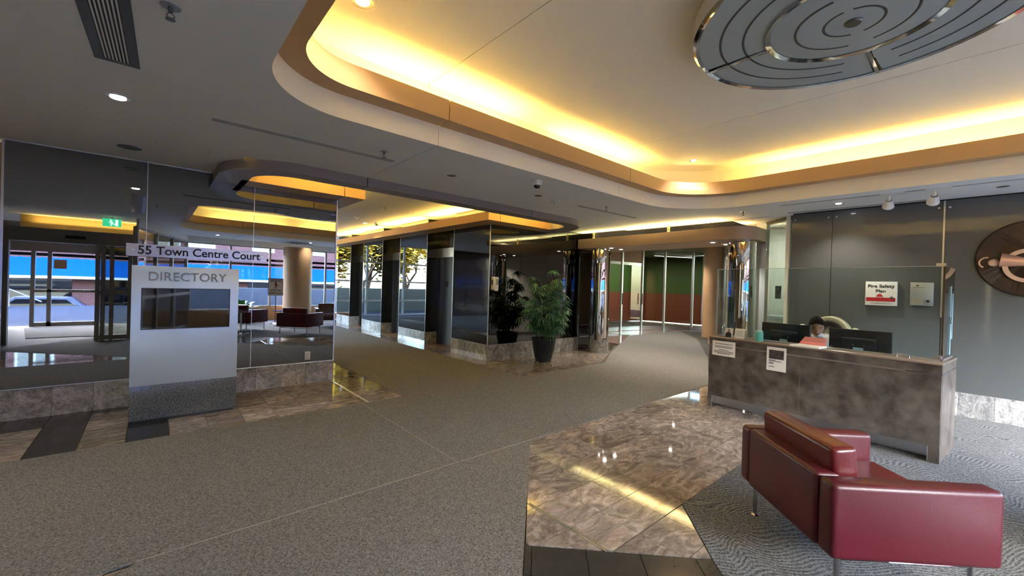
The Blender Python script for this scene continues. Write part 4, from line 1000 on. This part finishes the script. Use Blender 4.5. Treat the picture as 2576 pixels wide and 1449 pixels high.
hb.add(vs_, fs_); hb.obj('hair', M['hair'], head, world=False, smooth=True)
ey = MB()
for s in (-1, 1): ey.ell((-.086, .032 * s, .010), (.006, .013, .0035), 10, 8)
ey.obj('eyes', M['ink'], head, world=False, smooth=True)
eb = MB()
for s in (-1, 1): eb.tube([(-.088, .016 * s, .030), (-.086, .034 * s, .036), (-.074, .052 * s, .030)], .004, 6)
eb.obj('eyebrows', M['hair'], head, world=False)
MB().tube([(-.088, -.020, -.068), (-.094, 0, -.066), (-.088, .020, -.068)], .004, 6).obj('lips', mat('lip', (.30, .12, .10), .5), head, world=False)
MB().tube([(-.02, -.088, .01), (.0, -.092, -.03), (-.04, -.075, -.075)], .006, 6).obj('headset', M['black'], head, world=False)
# collar and epaulettes, hands
MB().prism([(-.06, -.02), (-.10, .03), (-.06, .07), (.05, .07), (.07, .02), (.05, -.03)], .965, .995).obj('collar', M['shirt'], cl, world=False)
for s in (-1, 1): MB().box(-.02, .13 * s - .04 * (s < 0) * 0, .955, .05, .20 * s, .965).obj('epaulette', M['ink'], cl, world=False, bevel=.003)
for s, wr_ in ((1, (-.33, .07, .775)), (-1, (-.31, -.09, .775))):
    hand = thing('hand', wr_); hand.parent = cl; del_ = None
    palm = MB().ell((-.04, 0, 0), (.045, .036, .014), 12, 8)
    for k_ in range(4):
        y = (k_ - 1.5) * .017; ln = (.060, .070, .066, .052)[k_]
        palm.tube([(-.06, y, 0), (-.06 - ln * .5, y * 1.1, .004), (-.06 - ln, y * 1.1, -.012)], .0085, 8, .0065)
    palm.tube([(-.02, .03 * s, 0), (-.045, .052 * s, 0), (-.07, .050 * s, -.006)], .010, 8, .007)
    palm.obj('palm_and_fingers', M['skin'], hand, world=False, smooth=True)
oc = thing('office_chair', (6.68, 1.36, 0), 'black swivel office chair the clerk sits on', 'chair')
MB().box(-.32, -.23, .36, .14, .23, .42).obj('seat', M['black'], oc, world=False, bevel=.02)
MB().box(.15, -.21, .45, .19, .21, .85).obj('backrest', M['black'], oc, world=False, bevel=.02)
MB().box(.10, -.03, .38, .18, .03, .50).obj('back_bracket', M['black'], oc, world=False)
MB().cyl((-.08, 0, .06), (-.08, 0, .36), .03).obj('gas_lift', M['steel'], oc, world=False)
for i in range(5):
    a = 2 * PI * i / 5; lg = MB().tube([(-.08, 0, .09), (-.08 + .26 * math.cos(a), .26 * math.sin(a), .055)], .018, 8).obj('leg', M['black'], oc, world=False)
    MB().cyl((-.08 + .26 * math.cos(a) - .012, .26 * math.sin(a), .027), (-.08 + .26 * math.cos(a) + .012, .26 * math.sin(a), .027), .027, n=14).obj('caster', M['black'], lg, world=False)
# massage chair near the grey wall
mc = thing('massage_chair', (7.25, 1.42, 0), 'large beige padded massage chair by the grey wall behind the clerk', 'chair')
def arch(cx, r0, rz, w_, d_, z0, a0=0, a1=PI, n=18):
    A = [(r0 * math.cos(a0 + (a1 - a0) * i / n), z0 + rz * math.sin(a0 + (a1 - a0) * i / n)) for i in range(n + 1)]
    B_ = [((r0 - w_) * math.cos(a0 + (a1 - a0) * i / n), z0 + (rz - w_) * math.sin(a0 + (a1 - a0) * i / n)) for i in range(n + 1)]
    bb = MB().band(A, B_, -d_ / 2, d_ / 2); bb.v = [(cx + z, y, q) for (y, q, z) in bb.v]; return bb
arch(.02, .27, .34, .07, .16, .86).obj('outer_shell', M['beige'], mc, world=False, bevel=.02)
arch(.0, .20, .27, .05, .20, .87).obj('inner_rim', M['black'], mc, world=False, bevel=.01)
arch(-.02, .15, .22, .02, .16, .87).obj('chrome_rim', M['chrome'], mc, world=False)
MB().ell((.05, 0, .86), (.10, .17, .24), 20, 14).obj('head_cushion', mat('cream_cushion', (.65, .58, .48), .5), mc, world=False, smooth=True)
MB().box(-.06, -.22, .38, .10, .22, .95).obj('back_cushion', M['beige'], mc, world=False, bevel=.05)
for s in (-1, 1):
    MB().ell((-.12, .30 * s, .82), (.22, .085, .25), 20, 14).obj('shoulder_pod', M['beige'], mc, world=False, smooth=True)
    MB().box(-.50, .22 * s, .16, .08, .34 * s, .70).obj('arm', M['beige'], mc, world=False, bevel=.05)
MB().box(-.50, -.21, .22, .0, .21, .42).obj('seat', M['beige'], mc, world=False, bevel=.05)
MB().box(-.45, -.28, 0, .12, .28, .18).obj('base', M['black'], mc, world=False, bevel=.03)

# ================================================================== ARMCHAIRS
def armchair(loc, rz, label):
    """origin = centre of the footprint; +y is the front; width .885, depth .79"""
    W, D = .885, .79; t = thing('armchair', loc, label, 'armchair', 'burgundy lounge armchairs', rz=rz)
    hw, hd_ = W / 2, D / 2; z0, z1 = .225, .600
    for s in (-1, 1):
        MB().box(s * hw, -hd_ + .005, z0, s * (hw - .115), hd_, z1 - .005).obj('armrest', M['leather'], t, world=False, bevel=.028, seg=4)
    MB().box(-hw + .118, -hd_, z0, hw - .118, -hd_ + .13, z1).obj('back_frame', M['leather'], t, world=False, bevel=.022, seg=4)
    MB().box(-hw + .118, -hd_ + .13, z0, hw - .118, hd_ - .01, .31).obj('seat_frame', M['leather'], t, world=False, bevel=.01)
    MB().box(-hw + .12, -hd_ + .22, .31, hw - .12, hd_ + .005, .43).obj('seat_cushion', M['cush'], t, world=False, bevel=.035, seg=5)
    bc = MB().box(-hw + .12, 0, 0, hw - .12, .13, .40).obj('back_cushion', M['cush'], t, world=False, bevel=.028, seg=4); bc.location = (0, -hd_ + .115, .325); bc.rotation_euler = (.10, 0, 0)
    for sx in (-1, 1):
        for sy in (-1, 1):
            x, y = sx * (hw - .07), sy * (hd_ - .08)
            l = MB().cyl((x, y, .012), (x, y, z0 + .01), .0135, n=16).obj('leg', M['steel'], t, world=False, smooth=True)
            MB().lathe([(0, .012), (.018, .012), (.026, .004), (.026, 0), (0, 0)], (x, y, 0), 20).obj('foot', M['chrome'], l, world=False, smooth=True)
    r = MB()
    for sy in (-1, 1): r.tube([(-hw + .07, sy * (hd_ - .08), .195), (hw - .07, sy * (hd_ - .08), .195)], .007, 8)
    for sx in (-1, 1): r.tube([(sx * (hw - .07), -hd_ + .08, .195), (sx * (hw - .07), hd_ - .08, .195)], .007, 8)
    r.obj('base_rail', M['chrome'], t, world=False, smooth=True)
    return t
import mathutils
Pf = Vector((3.095, 1.083)); Pn = Vector((2.468, .455)); fdir = Vector((.717, -.697))
cc = (Pf + Pn) / 2 + fdir * (.79 / 2)
ch0 = armchair((cc.x, cc.y, 0), math.atan2(-fdir.x, fdir.y), 'burgundy leather armchair in the foreground in front of the reception desk')
def chair_copy(x, y, rz, lab_):
    c = copy_tree(ch0); c.location = (x, y, 0); c.rotation_euler = (0, 0, rz); c['label'] = lab_
    return c
chair_copy(2.0, -1.15, PI + .9, 'burgundy armchair left of the foreground chair, seen only in the mirror wall')
chair_copy(4.35, -1.2, .2, 'burgundy armchair facing the foreground one, seen beyond it in the mirror wall')
def round_table(x, y, r, h, lab_):
    t = thing('side_table', (x, y, 0), lab_, 'table', 'small round lounge tables')
    MB().lathe([(0, h), (r, h), (r, h - .015), (0, h - .02)], n=40).obj('table_top', M['blackg'], t, world=False, smooth=True)
    MB().cyl((0, 0, .02), (0, 0, h - .015), .02).obj('leg', M['chrome'], t, world=False, smooth=True)
    MB().lathe([(0, .025), (.05, .022), (.20, .008), (.20, 0), (0, 0)], n=32).obj('foot_plate', M['chrome'], t, world=False, smooth=True)
round_table(1.80, -.27, .26, .58, 'small round table before the left armchair, seen in the mirror wall right of the directory')
round_table(3.05, -1.75, .24, .50, 'small round table between the armchairs and the tan column, seen in the mirror wall')

# easel with the pets notice, facing the mirror
ez = thing('floor_sign_stand', (3.08, -2.65, 0), 'black floor sign stand reading No Pets Allowed, reflected in the mirror wall', 'sign stand')
MB().lathe([(0, .03), (.03, .025), (.16, .01), (.16, 0), (0, 0)], (3.08, -2.65, 0), 28).obj('foot_plate', M['chrome'], ez, smooth=True)
MB().cyl((3.08, -2.65, .02), (3.08, -2.65, .95), .012).obj('pole', M['black'], ez, smooth=True)
MB().box(2.86, -2.655, .93, 3.30, -2.64, 1.50).obj('sign_frame', M['black'], ez)
MB().box(2.875, -2.641, .945, 3.285, -2.636, 1.485).obj('sheet', M['paper'], ez)
for txt, z, sz in (('SERVICE ANIMALS', 1.45, .042), ('ARE WELCOME', 1.40, .048), ('NO PETS', 1.095, .085), ('ALLOWED', 1.01, .085)):
    text_obj('lettering', txt, sz, M['ink'], (3.08, -2.633, z), FACE_PY, ez, .001, .002, .95)
MB().ell((3.08, -2.634, 1.30), (.035, .004, .05)).obj('printed_figure', M['red'], ez); MB().ell((3.08, -2.634, 1.365), (.016, .004, .018)).tube([(3.07, -2.634, 1.26), (3.05, -2.634, 1.16)], .01, 6).tube([(3.09, -2.634, 1.26), (3.10, -2.634, 1.16)], .01, 6).tube([(3.11, -2.634, 1.31), (3.17, -2.634, 1.22)], .008, 6).obj('printed_legs', M['ink'], ez)

# peace lily on the window ledge
def broad_plant(x, y, z, n, h, lab_, spread=.45, pot=True, seed=1):
    t = thing('potted_lily' if pot else 'shrub', (x, y, z), lab_, 'plant'); rr = random.Random(seed)
    if pot: MB().lathe([(0, 0), (.13, 0), (.17, .25), (.15, .25), (.14, .22), (0, .22)], n=28).obj('pot', M['pot'], t, world=False, smooth=True)
    b = MB(); 
    for q in range(7):
        u0, u1 = q / 7, (q + 1) / 7
        def pt(u): return (.10 + .32 * u, .42 * u * (1.25 - u)), .055 * math.sin(PI * min(1, u * .92 + .08)) ** .8
        (x0, z0), w0 = pt(u0); (x1, z1), w1 = pt(u1)
        b.add([(x0, -w0, z0 + .01), (x0, 0, z0), (x0, w0, z0 + .01), (x1, -w1, z1 + .01), (x1, 0, z1), (x1, w1, z1 + .01)], [(0, 3, 4, 1), (1, 4, 5, 2)])
    b.tube([(0, 0, 0), (.10, 0, .0)], .004, 5); lm = b.mesh('leaf', M['leaf2'])
    for i in range(n):
        o = bpy.data.objects.new('leaf', lm); C.objects.link(o); o.parent = t; a = rr.uniform(0, 2 * PI); k = h * rr.uniform(.7, 1.25)
        o.location = (0, 0, .22 if pot else 0.02); o.rotation_euler = (rr.uniform(-.3, .3), rr.uniform(-.7, .2), a); o.scale = (k, k, k)
    return t
broad_plant(2.25, -3.25, .0, 34, 1.35, 'broad-leaved lily by the lounge windows, reflected right of the directory', seed=4)
broad_plant(5.5, -3.3, .0, 30, 1.35, 'second broad-leaved plant right of the tan column, reflected in the mirror wall', seed=5)
# yellow caution board and green shrub reflected in directory screen

# ================================================================== CEILING FITTINGS
def downlight(x, y, z, lit, lab_, e=25, r=.065, grp='recessed ceiling downlights', tilt=0):
    t = thing('downlight', (x, y, z), lab_, 'ceiling light', grp)
    MB().lathe([(r, -.004), (r + .022, -.003), (r + .022, 0), (r, 0)], n=32).obj('trim_ring', M['white'] if lit != 2 else M['black'], t, world=False, smooth=True)
    MB().lathe([(r, -.003), (r * .82, -.001), (0, -.001)], n=32).obj('reflector', M['groove'] if lit in (0, 2) else M['reflector'], t, world=False, smooth=True)
    if lit == 1:
        MB().lathe([(0, -.008), (r * .55, -.006), (r * .62, -.002)], n=24).obj('bulb', M['lampface'], t, world=False, smooth=True)
        light('SPOT', (x, y, z - .02), e, (1, .86, .68), spot=math.radians(115), blend=.7, name='downlight_lamp')
    return t
downlight(-.215, 4.24, ZC, 1, 'lit recessed downlight at upper left between the big air vent and the mirror', 22, .075)
downlight(-.20, 5.80, ZC, 2, 'unlit black recessed downlight just in front of the mirror wall', r=.075)
downlight(2.68, 4.23, ZC, 3, 'recessed downlight between the coffer and the lobby soffit, left of the dome camera', 6, .055)
downlight(4.14, 4.23, ZC, 3, 'recessed downlight below the dome camera', 6, .055)
downlight(7.30, 1.38, ZC, 1, 'lit recessed downlight above the reception desk', 30, .055)
downlight(7.30, -.118, ZC, 3, 'recessed downlight at the far right over the sculpture', 10, .055)
downlight(6.06, 2.90, 3.45, 1, 'lit recessed downlight in the raised ceiling at its far right corner', 20, .055)
downlight(1.07, 2.90, 3.45, 1, 'recessed downlight in the raised ceiling at the top edge of the photo', 20, .075)
downlight(7.86, 5.60, 2.42, 1, 'recessed downlight in the brown beam, nearest the left mirror column', 45, .06)
downlight(8.25, 5.60, 2.42, 1, 'recessed downlight in the brown beam, second right of the left mirror column', 45, .06)
downlight(7.90, 3.36, 2.42, 1, 'recessed downlight in the brown beam left of the right mirror column', 45, .06)
downlight(8.35, 3.30, 2.42, 1, 'brightest downlight in the brown beam beside the right mirror column', 45, .06)
downlight(4.25, 10.9, 3.05, 1, 'lit downlight deep in the elevator lobby ceiling', 15, .055)
downlight(4.34, 8.43, 3.05, 0, 'unlit downlight in the elevator lobby ceiling', 15, .055)
downlight(3.3, 13.5, 3.05, 1, 'far downlight in the elevator lobby near the end windows', 18, .055)
for k_, (x_, y_) in enumerate(((4.2, -3.0), (1.5, -3.0), (6.6, -3.0), (-2.9, 4.24))):  # fill lamps added outside the view to brighten floor and ceiling
    downlight(x_, y_, ZC, 1, ['downlight over the lounge window wall, middle of three', 'downlight over the lounge window wall near the entrance', 'downlight over the lounge window wall, reception side', 'downlight left of the mirror wall'][k_], 60, .065)
downlight(10.9, 5.6, 2.92, 1, 'downlight in the passage ceiling before the far storefront', 75, .06)  # fill lamp added above the beam's sight line to brighten the storefront end
downlight(13.0, 6.6, 2.92, 1, 'downlight in the passage ceiling by the tan round column', 75, .06)  # second added fill lamp, brightens the tan column
def sprinkler(x, y, z, lab_, k=1.0):
    t = thing('sprinkler_head', (x, y, z), lab_, 'sprinkler', 'ceiling sprinkler heads')
    MB().lathe([(0, -.002), (.04 * k, -.003), (.042 * k, 0)], n=24).obj('escutcheon', M['steel'], t, world=False, smooth=True)
    MB().cyl((0, 0, -.03 * k), (0, 0, 0), .010 * k).obj('body', M['doorsteel'], t, world=False)
    MB().tube([(-.006 * k, 0, -.03 * k), (-.016 * k, 0, -.045 * k), (-.004 * k, 0, -.062 * k)], .003 * k, 6).tube([(.006 * k, 0, -.03 * k), (.016 * k, 0, -.045 * k), (.004 * k, 0, -.062 * k)], .003 * k, 6).obj('frame_arms', M['doorsteel'], t, world=False)
    MB().lathe([(0, -.066), (.02, -.064), (.02, -.061), (0, -.062)], n=16).obj('deflector', M['doorsteel'], t, world=False)
sprinkler(1.72, 3.97, ZC, 'sprinkler head beside the long slot vent near the coffer'); sprinkler(.043, 2.62, ZC, 'sprinkler head at the top left edge of the photo')
sprinkler(5.42, 3.98, ZC, 'sprinkler head above the short slot vent right of the lobby soffit'); sprinkler(7.13, 2.57, ZC, 'sprinkler head right of centre over the brown beam')
sprinkler(3.64, 8.25, 3.05, 'sprinkler head in the elevator lobby ceiling')
def slot_vent(x0, y0, x1, y1, w_, n, lab_, frame=.03, m='ceil'):
    d = Vector((x1 - x0, y1 - y0)); L = d.length; t = thing('slot_vent', ((x0 + x1) / 2, (y0 + y1) / 2, ZC), lab_, 'vent', rz=math.atan2(d.y, d.x))
    MB().box(-L / 2, -w_ / 2, -.001, L / 2, w_ / 2, 0).obj('slot_void', M['black'] if m != 'ceil' else M['soffit'], t, world=False)
    f2 = MB().box(-L / 2 - frame, -w_ / 2 - frame, -.004, L / 2 + frame, -w_ / 2, 0).box(-L / 2 - frame, w_ / 2, -.004, L / 2 + frame, w_ / 2 + frame, 0).box(-L / 2 - frame, -w_ / 2, -.004, -L / 2, w_ / 2, 0).box(L / 2, -w_ / 2, -.004, L / 2 + frame, w_ / 2, 0)
    f2.obj('frame', M['vent' if m == 'ceil' else m], t, world=False)
    for i in range(n):
        y = -w_ / 2 + (i + .5) * w_ / n; s = MB().box(-L / 2, -.0035, -.005, L / 2, .0035, 0).obj('louvre', M['white'] if m != 'ceil' else M['vent'], t, world=False); s.location = (0, y, 0); s.rotation_euler = (0, 0, 0)
slot_vent(-.245, 1.0, -.185, 3.50, .115, 7, 'large dark linear air diffuser with pale blades at the top left', .045, 'doorsteel')
slot_vent(.36, 4.215, 1.92, 4.215, .05, 3, 'long thin grey slot vent in the ceiling left of centre', .012)
slot_vent(5.09, 4.27, 6.62, 4.21, .05, 3, 'long thin grey slot vent right of the lobby soffit', .012)
slot_vent(7.72, .54, 7.70, 2.09, .05, 3, 'long thin slot vent along the top of the grey reception wall', .010)
slot_vent(6.96, -.9, 6.98, 2.0, .02, 1, 'narrow recessed track slot between coffer and reception wall', .006)
slot_vent(2.9, 8.0, 2.9, 9.2, .12, 3, 'slot vent in the elevator lobby beyond the mirror edge', .02)
bpy.data.objects['slot_vent.005'].location.z = 3.05
def dome(x, y, z, lab_, s=1.0):
    t = thing('dome_camera', (x, y, z), lab_, 'camera', 'ceiling dome cameras')
    MB().lathe([(0, 0), (.062 * s, 0), (.062 * s, -.018 * s), (.05 * s, -.045 * s), (.038 * s, -.05 * s)], n=32).obj('housing', M['white'], t, world=False, smooth=True)
    MB().lathe([(.038 * s, -.048 * s), (.034 * s, -.068 * s), (.02 * s, -.08 * s), (0, -.084 * s)], n=24).obj('dome', M['blackg'], t, world=False, smooth=True)
dome(3.56, 3.66, ZC, 'white dome camera with black eye on the ceiling beside the coffer edge', 1.1)
dome(4.425, 10.55, 3.05, 'small dome camera deep in the elevator lobby ceiling')
def detector(x, y, z, lab_):
    t = thing('smoke_detector', (x, y, z), lab_, 'detector', 'ceiling smoke detectors')
    MB().lathe([(.07, 0), (.07, -.012), (.05, -.022), (.03, -.025), (0, -.025)], n=28).obj('base', M['white'], t, world=False, smooth=True)
    MB().lathe([(.02, -.02), (.018, -.045), (0, -.05)], n=18).obj('sensor', M['alu'], t, world=False, smooth=True)
detector(4.56, 4.29, ZC, 'smoke detector right of the dome camera before the lobby soffit'); detector(3.73, 10.1, 3.05, 'smoke detector in the elevator lobby ceiling')
def track_head(x, y, lab_):
    t = thing('track_spotlight', (x, y, ZC), lab_, 'spotlight', 'track spotlights by the reception wall'); t.scale = (1.5, 1.5, 1.5)
    MB().box(-.012, -.075, -.022, .012, .075, 0).obj('adapter', M['white'], t, world=False)
    MB().cyl((0, .02, -.06), (0, .02, -.02), .012).obj('stem', M['white'], t, world=False)
    h = MB(); h.cyl((-.01, .02, -.06), (.05, .03, -.10), .022, .04, 20, cap=False)  .obj('lamp_shade', M['white'], t, world=False, smooth=True)
    MB().ell((.03, .027, -.088), (.02, .02, .02)).obj('bulb', M['glass'], t, world=False, smooth=True)
track_head(6.97, .78, 'left white track spotlight above the reception wall'); track_head(6.97, .38, 'right white track spotlight above the reception wall')

# big round pendant
PC = (3.36, .59); PZ = 3.255
pn = thing('disc_ceiling_light', (PC[0], PC[1], PZ), 'very large round frosted glass ceiling lamp with chrome rim and spokes', 'ceiling lamp')
MB().lathe([(0, .055), (.47, .055), (.47, .03)], n=64).lathe([(0, .0), (.30, .004), (.455, .016), (.455, .05)], n=72).obj('inner_glass', M['frost'], pn, world=False, smooth=True)
for q in range(4):
    a0 = q * PI / 2 + .03; a1 = (q + 1) * PI / 2 - .03
    MB().lathe([(.485, .022), (.915, .022), (.915, .05), (.485, .05)], n=24, a0=a0, a1=a1).obj('outer_glass_segment', M['frost'], pn, world=False)
MB().lathe([(.455, .012), (.487, .004), (.487, .05), (.455, .05)], n=72).obj('inner_chrome_ring', M['chrome'], pn, world=False, smooth=True)
MB().lathe([(.905, .016), (.925, .006), (.945, .02), (.945, .14), (.93, .14)], n=96).obj('outer_rim', M['chrome'], pn, world=False, smooth=True)
for r in (.155, .31, .62, .765):
    z = .0 + (.004 * min(1, r / .3)) if r < .45 else .022
    for a0, a1 in ((.25, 3.0), (3.3, 6.1)): MB().lathe([(r - .008, z - .001), (r, z - .0035), (r + .008, z - .001)], n=40, a0=a0, a1=a1).obj('etched_ring', M['groove'], pn, world=False)
for q in range(4):
    a = q * PI / 2; c, s = math.cos(a), math.sin(a)
    MB().prism([(.48 * c - .012 * s, .48 * s + .012 * c), (.48 * c + .012 * s, .48 * s - .012 * c), (.92 * c + .012 * s, .92 * s - .012 * c), (.92 * c - .012 * s, .92 * s + .012 * c)], .008, .04).obj('spoke', M['chrome'], pn, world=False)
MB().lathe([(0, -.012), (.040, -.012), (.05, -.004), (.05, .006)], n=28).obj('hub_cap', M['doorsteel'], pn, world=False, smooth=True)
MB().cyl((0, 0, .05), (0, 0, .195), .18, n=32).obj('ceiling_mount', M['white'], pn, world=False)

# wooden bench by the far windows
wbn = thing('wooden_bench', (5.6, 15.8, 0), 'low orange wooden bench below the tall end windows past the elevators', 'bench')
MB().box(4.2, 15.55, .10, 7.2, 16.1, .30).obj('bench_top', M['wood'], wbn)
for x in (4.6, 5.7, 6.9): MB().box(x, 15.65, 0, x + .12, 16.0, .10).obj('leg', M['white'], wbn)

# ================================================================== OUTSIDE
out = thing('trim_2', (0, 0, 0), kind='structure')
gr = MB().box(-14, -15.0, -.25, 22, -4.6, -.03).obj('paved_plaza', M['paving'], out)
MB().box(-40, -60, -1.6, 45, -15.0, -1.5).obj('street', M['asphalt'], out)
MB().box(-30, 16.5, -.3, 40, 60, -.05).obj('rear_ground', M['paving'], out)
bd = thing('brick_building', (0, -31, -1.5), 'red brick building with white bands beyond the plaza, seen in the mirror wall', 'building')
MB().box(-40, -38, -1.5, 30, -31, 9).obj('brick_wall', M['brick'], bd)
for z in (2.62, 3.05, 4.6): MB().box(-40, -31.08, z, 30, -31, z + .22).obj('stone_band', M['stonew'], bd)
for i in range(12):
    x = -30 + i * 4.6; fr_ = MB().box(x, -31.08, 3.9, x + 1.8, -30.98, 6.2).obj('window', M['white'], bd)
    MB().box(x + .12, -30.99, 4.02, x + .84, -30.95, 6.08).box(x + .96, -30.99, 4.02, x + 1.68, -30.95, 6.08).obj('pane', M['screen'], fr_)
    s_ = MB().box(x - .3, -31.05, -1.5, x + 2.6, -30.98, 1.0).obj('shop_window', M['screen'], bd)
aw = thing('metal_awning', (0, -30, 1.2), 'long bright blue ribbed metal awning on the brick building', 'awning')
b = MB(); nx = 260
for i in range(nx):
    x0 = -40 + i * 70 / nx; x1 = x0 + 70 / nx; h0 = .04 * (i % 2); h1 = .04 * ((i + 1) % 2)
    b.add([(x0, -29, 1.25 + h0), (x1, -29, 1.25 + h1), (x1, -31, 2.50 + h1), (x0, -31, 2.50 + h0)], [(0, 1, 2, 3)])
b.obj('ribbed_sheet', M['awning'], aw); MB().box(-40, -29.05, 1.1, 30, -29, 1.27).obj('gutter', M['white'], aw)
for x, w_ in ((-7.2, 2.0), (-3.6, .5)):
    pass
sw = thing('stair_wall', (-5.2, -14.5, 0), 'white concrete stair wall with a handrail outside the sliding door, seen in the mirror', 'wall')
MB().prism([(0, 0), (2.2, 0), (2.2, .75), (1.0, .75), (0, .2)], 0, .3).obj('concrete_wall', M['stonew'], sw, world=False)
sw.children[0].rotation_euler = (PI / 2, 0, 0); sw.children[0].location = (-1.8, 0, 0)
MB().tube([(.7, .3, 0), (.7, .3, .75), (1.6, .3, .2)], .025, 8).obj('handrail', M['steel'], sw, world=False)
pw = thing('parapet_wall', (5, -9.5, 0), 'pale concrete parapet outside the lounge windows, seen in the mirror wall', 'wall')
MB().box(0.5, -9.6, 0, 16, -9.3, 1.0).obj('concrete_wall', M['stonew'], pw)
car = thing('car', (-3.8, -19, -1.5), 'dark blue car parked on the street, seen through the sliding door in the mirror', 'car')
cp = [(-2.2, .3), (2.2, .3), (2.25, .9), (1.9, 1.05), (1.2, 1.15), (.6, 1.72), (-1.2, 1.78), (-2.0, 1.15), (-2.25, .95)]
o = MB().prism(cp, -.85, .85).obj('body', M['car'], car, world=False, bevel=.06); o.rotation_euler = (PI / 2, 0, 0)
o = MB().prism([(.95, 1.18), (.5, 1.62), (-1.15, 1.66), (-1.75, 1.18)], -.86, .86).obj('side_window', M['screen'], car, world=False); o.rotation_euler = (PI / 2, 0, 0)
for x in (-1.4, 1.4):
    for y in (-.85, .70): MB().cyl((x, y, .34), (x, y + .18, .34), .34, n=24).obj('wheel', M['black'], car, world=False, smooth=True)
# trees and low wall beyond the end windows
lw = thing('parapet_wall', (3, 20, 0), 'low grey concrete wall outside the end windows of the elevator lobby', 'wall')
MB().box(-8, 20, 0, 18, 20.4, 1.15).obj('concrete_wall', M['stonew'], lw)
for o_ in lw.children: o_.data.materials[0] = mat('green_grey_concrete', (.06, .075, .068), .8, spec=.05, var=.15, vscale=3)
leafm = MB(); leafm.add([(-.06, -.05, 0), (.06, -.04, .01), (.05, .05, 0), (-.05, .06, .02)], [(0, 1, 2, 3)])
def tree(x, y, h, seed, lab_):
    rr = random.Random(seed); t = thing('tree', (x, y, 0), lab_, 'tree', 'trees outside the end windows'); b = MB(); lv = MB()
    def br(p, d, L, r, lev):
        q = p + d * L; mid = p + d * L * .5 + Vector((rr.uniform(-.1, .1), rr.uniform(-.1, .1), 0)) * L; b.tube([p, mid, q], r * 1.25, 6, r * .8)
        if lev == 0:
            for k in range(22): 
                c = q + Vector((rr.gauss(0, .35), rr.gauss(0, .35), rr.gauss(0, .3))); a = rr.uniform(0, 6.28); s = rr.uniform(.08, .17)
                u = Vector((math.cos(a), math.sin(a), rr.uniform(-.5, .5))) * s; v = Vector((-math.sin(a), math.cos(a), rr.uniform(-.5, .5))) * s
                lv.add([c - u, c - v, c + u, c + v], [(0, 1, 2, 3)])
            return
        for k in range(3 if lev > 1 else 4):
            nd = (d + Vector((rr.uniform(-.7, .7), rr.uniform(-.7, .7), rr.uniform(-.1, .5)))).normalized(); br(q if k else mid, nd, L * rr.uniform(.55, .8), r * .6, lev - 1)
    br(Vector((0, 0, 0)), Vector((rr.uniform(-.1, .1), 0, 1)).normalized(), h, .10 + .04 * rr.random(), 4)
    b.obj('trunk_and_branches', M['bark'], t, world=False); o = lv.obj('foliage', M['yleaf'], t, world=False); o['kind'] = 'stuff'
for i, (x, y) in enumerate(((-.5, 21.8), (.6, 23.5), (1.6, 21.6), (2.6, 23.0), (3.6, 21.8), (4.6, 23.6), (5.6, 21.7), (6.7, 23.2), (8.2, 21.8), (10.0, 23), (-1.6, 23.2), (-2.8, 21.7), (-4.4, 23), (-6.4, 22), (-8.5, 23), (12.5, 22.5))):
    tree(x, y, 1.5 + .35 * (i % 3), i + 20, 'bare-branched tree with yellow leaves outside the end windows of the lobby')
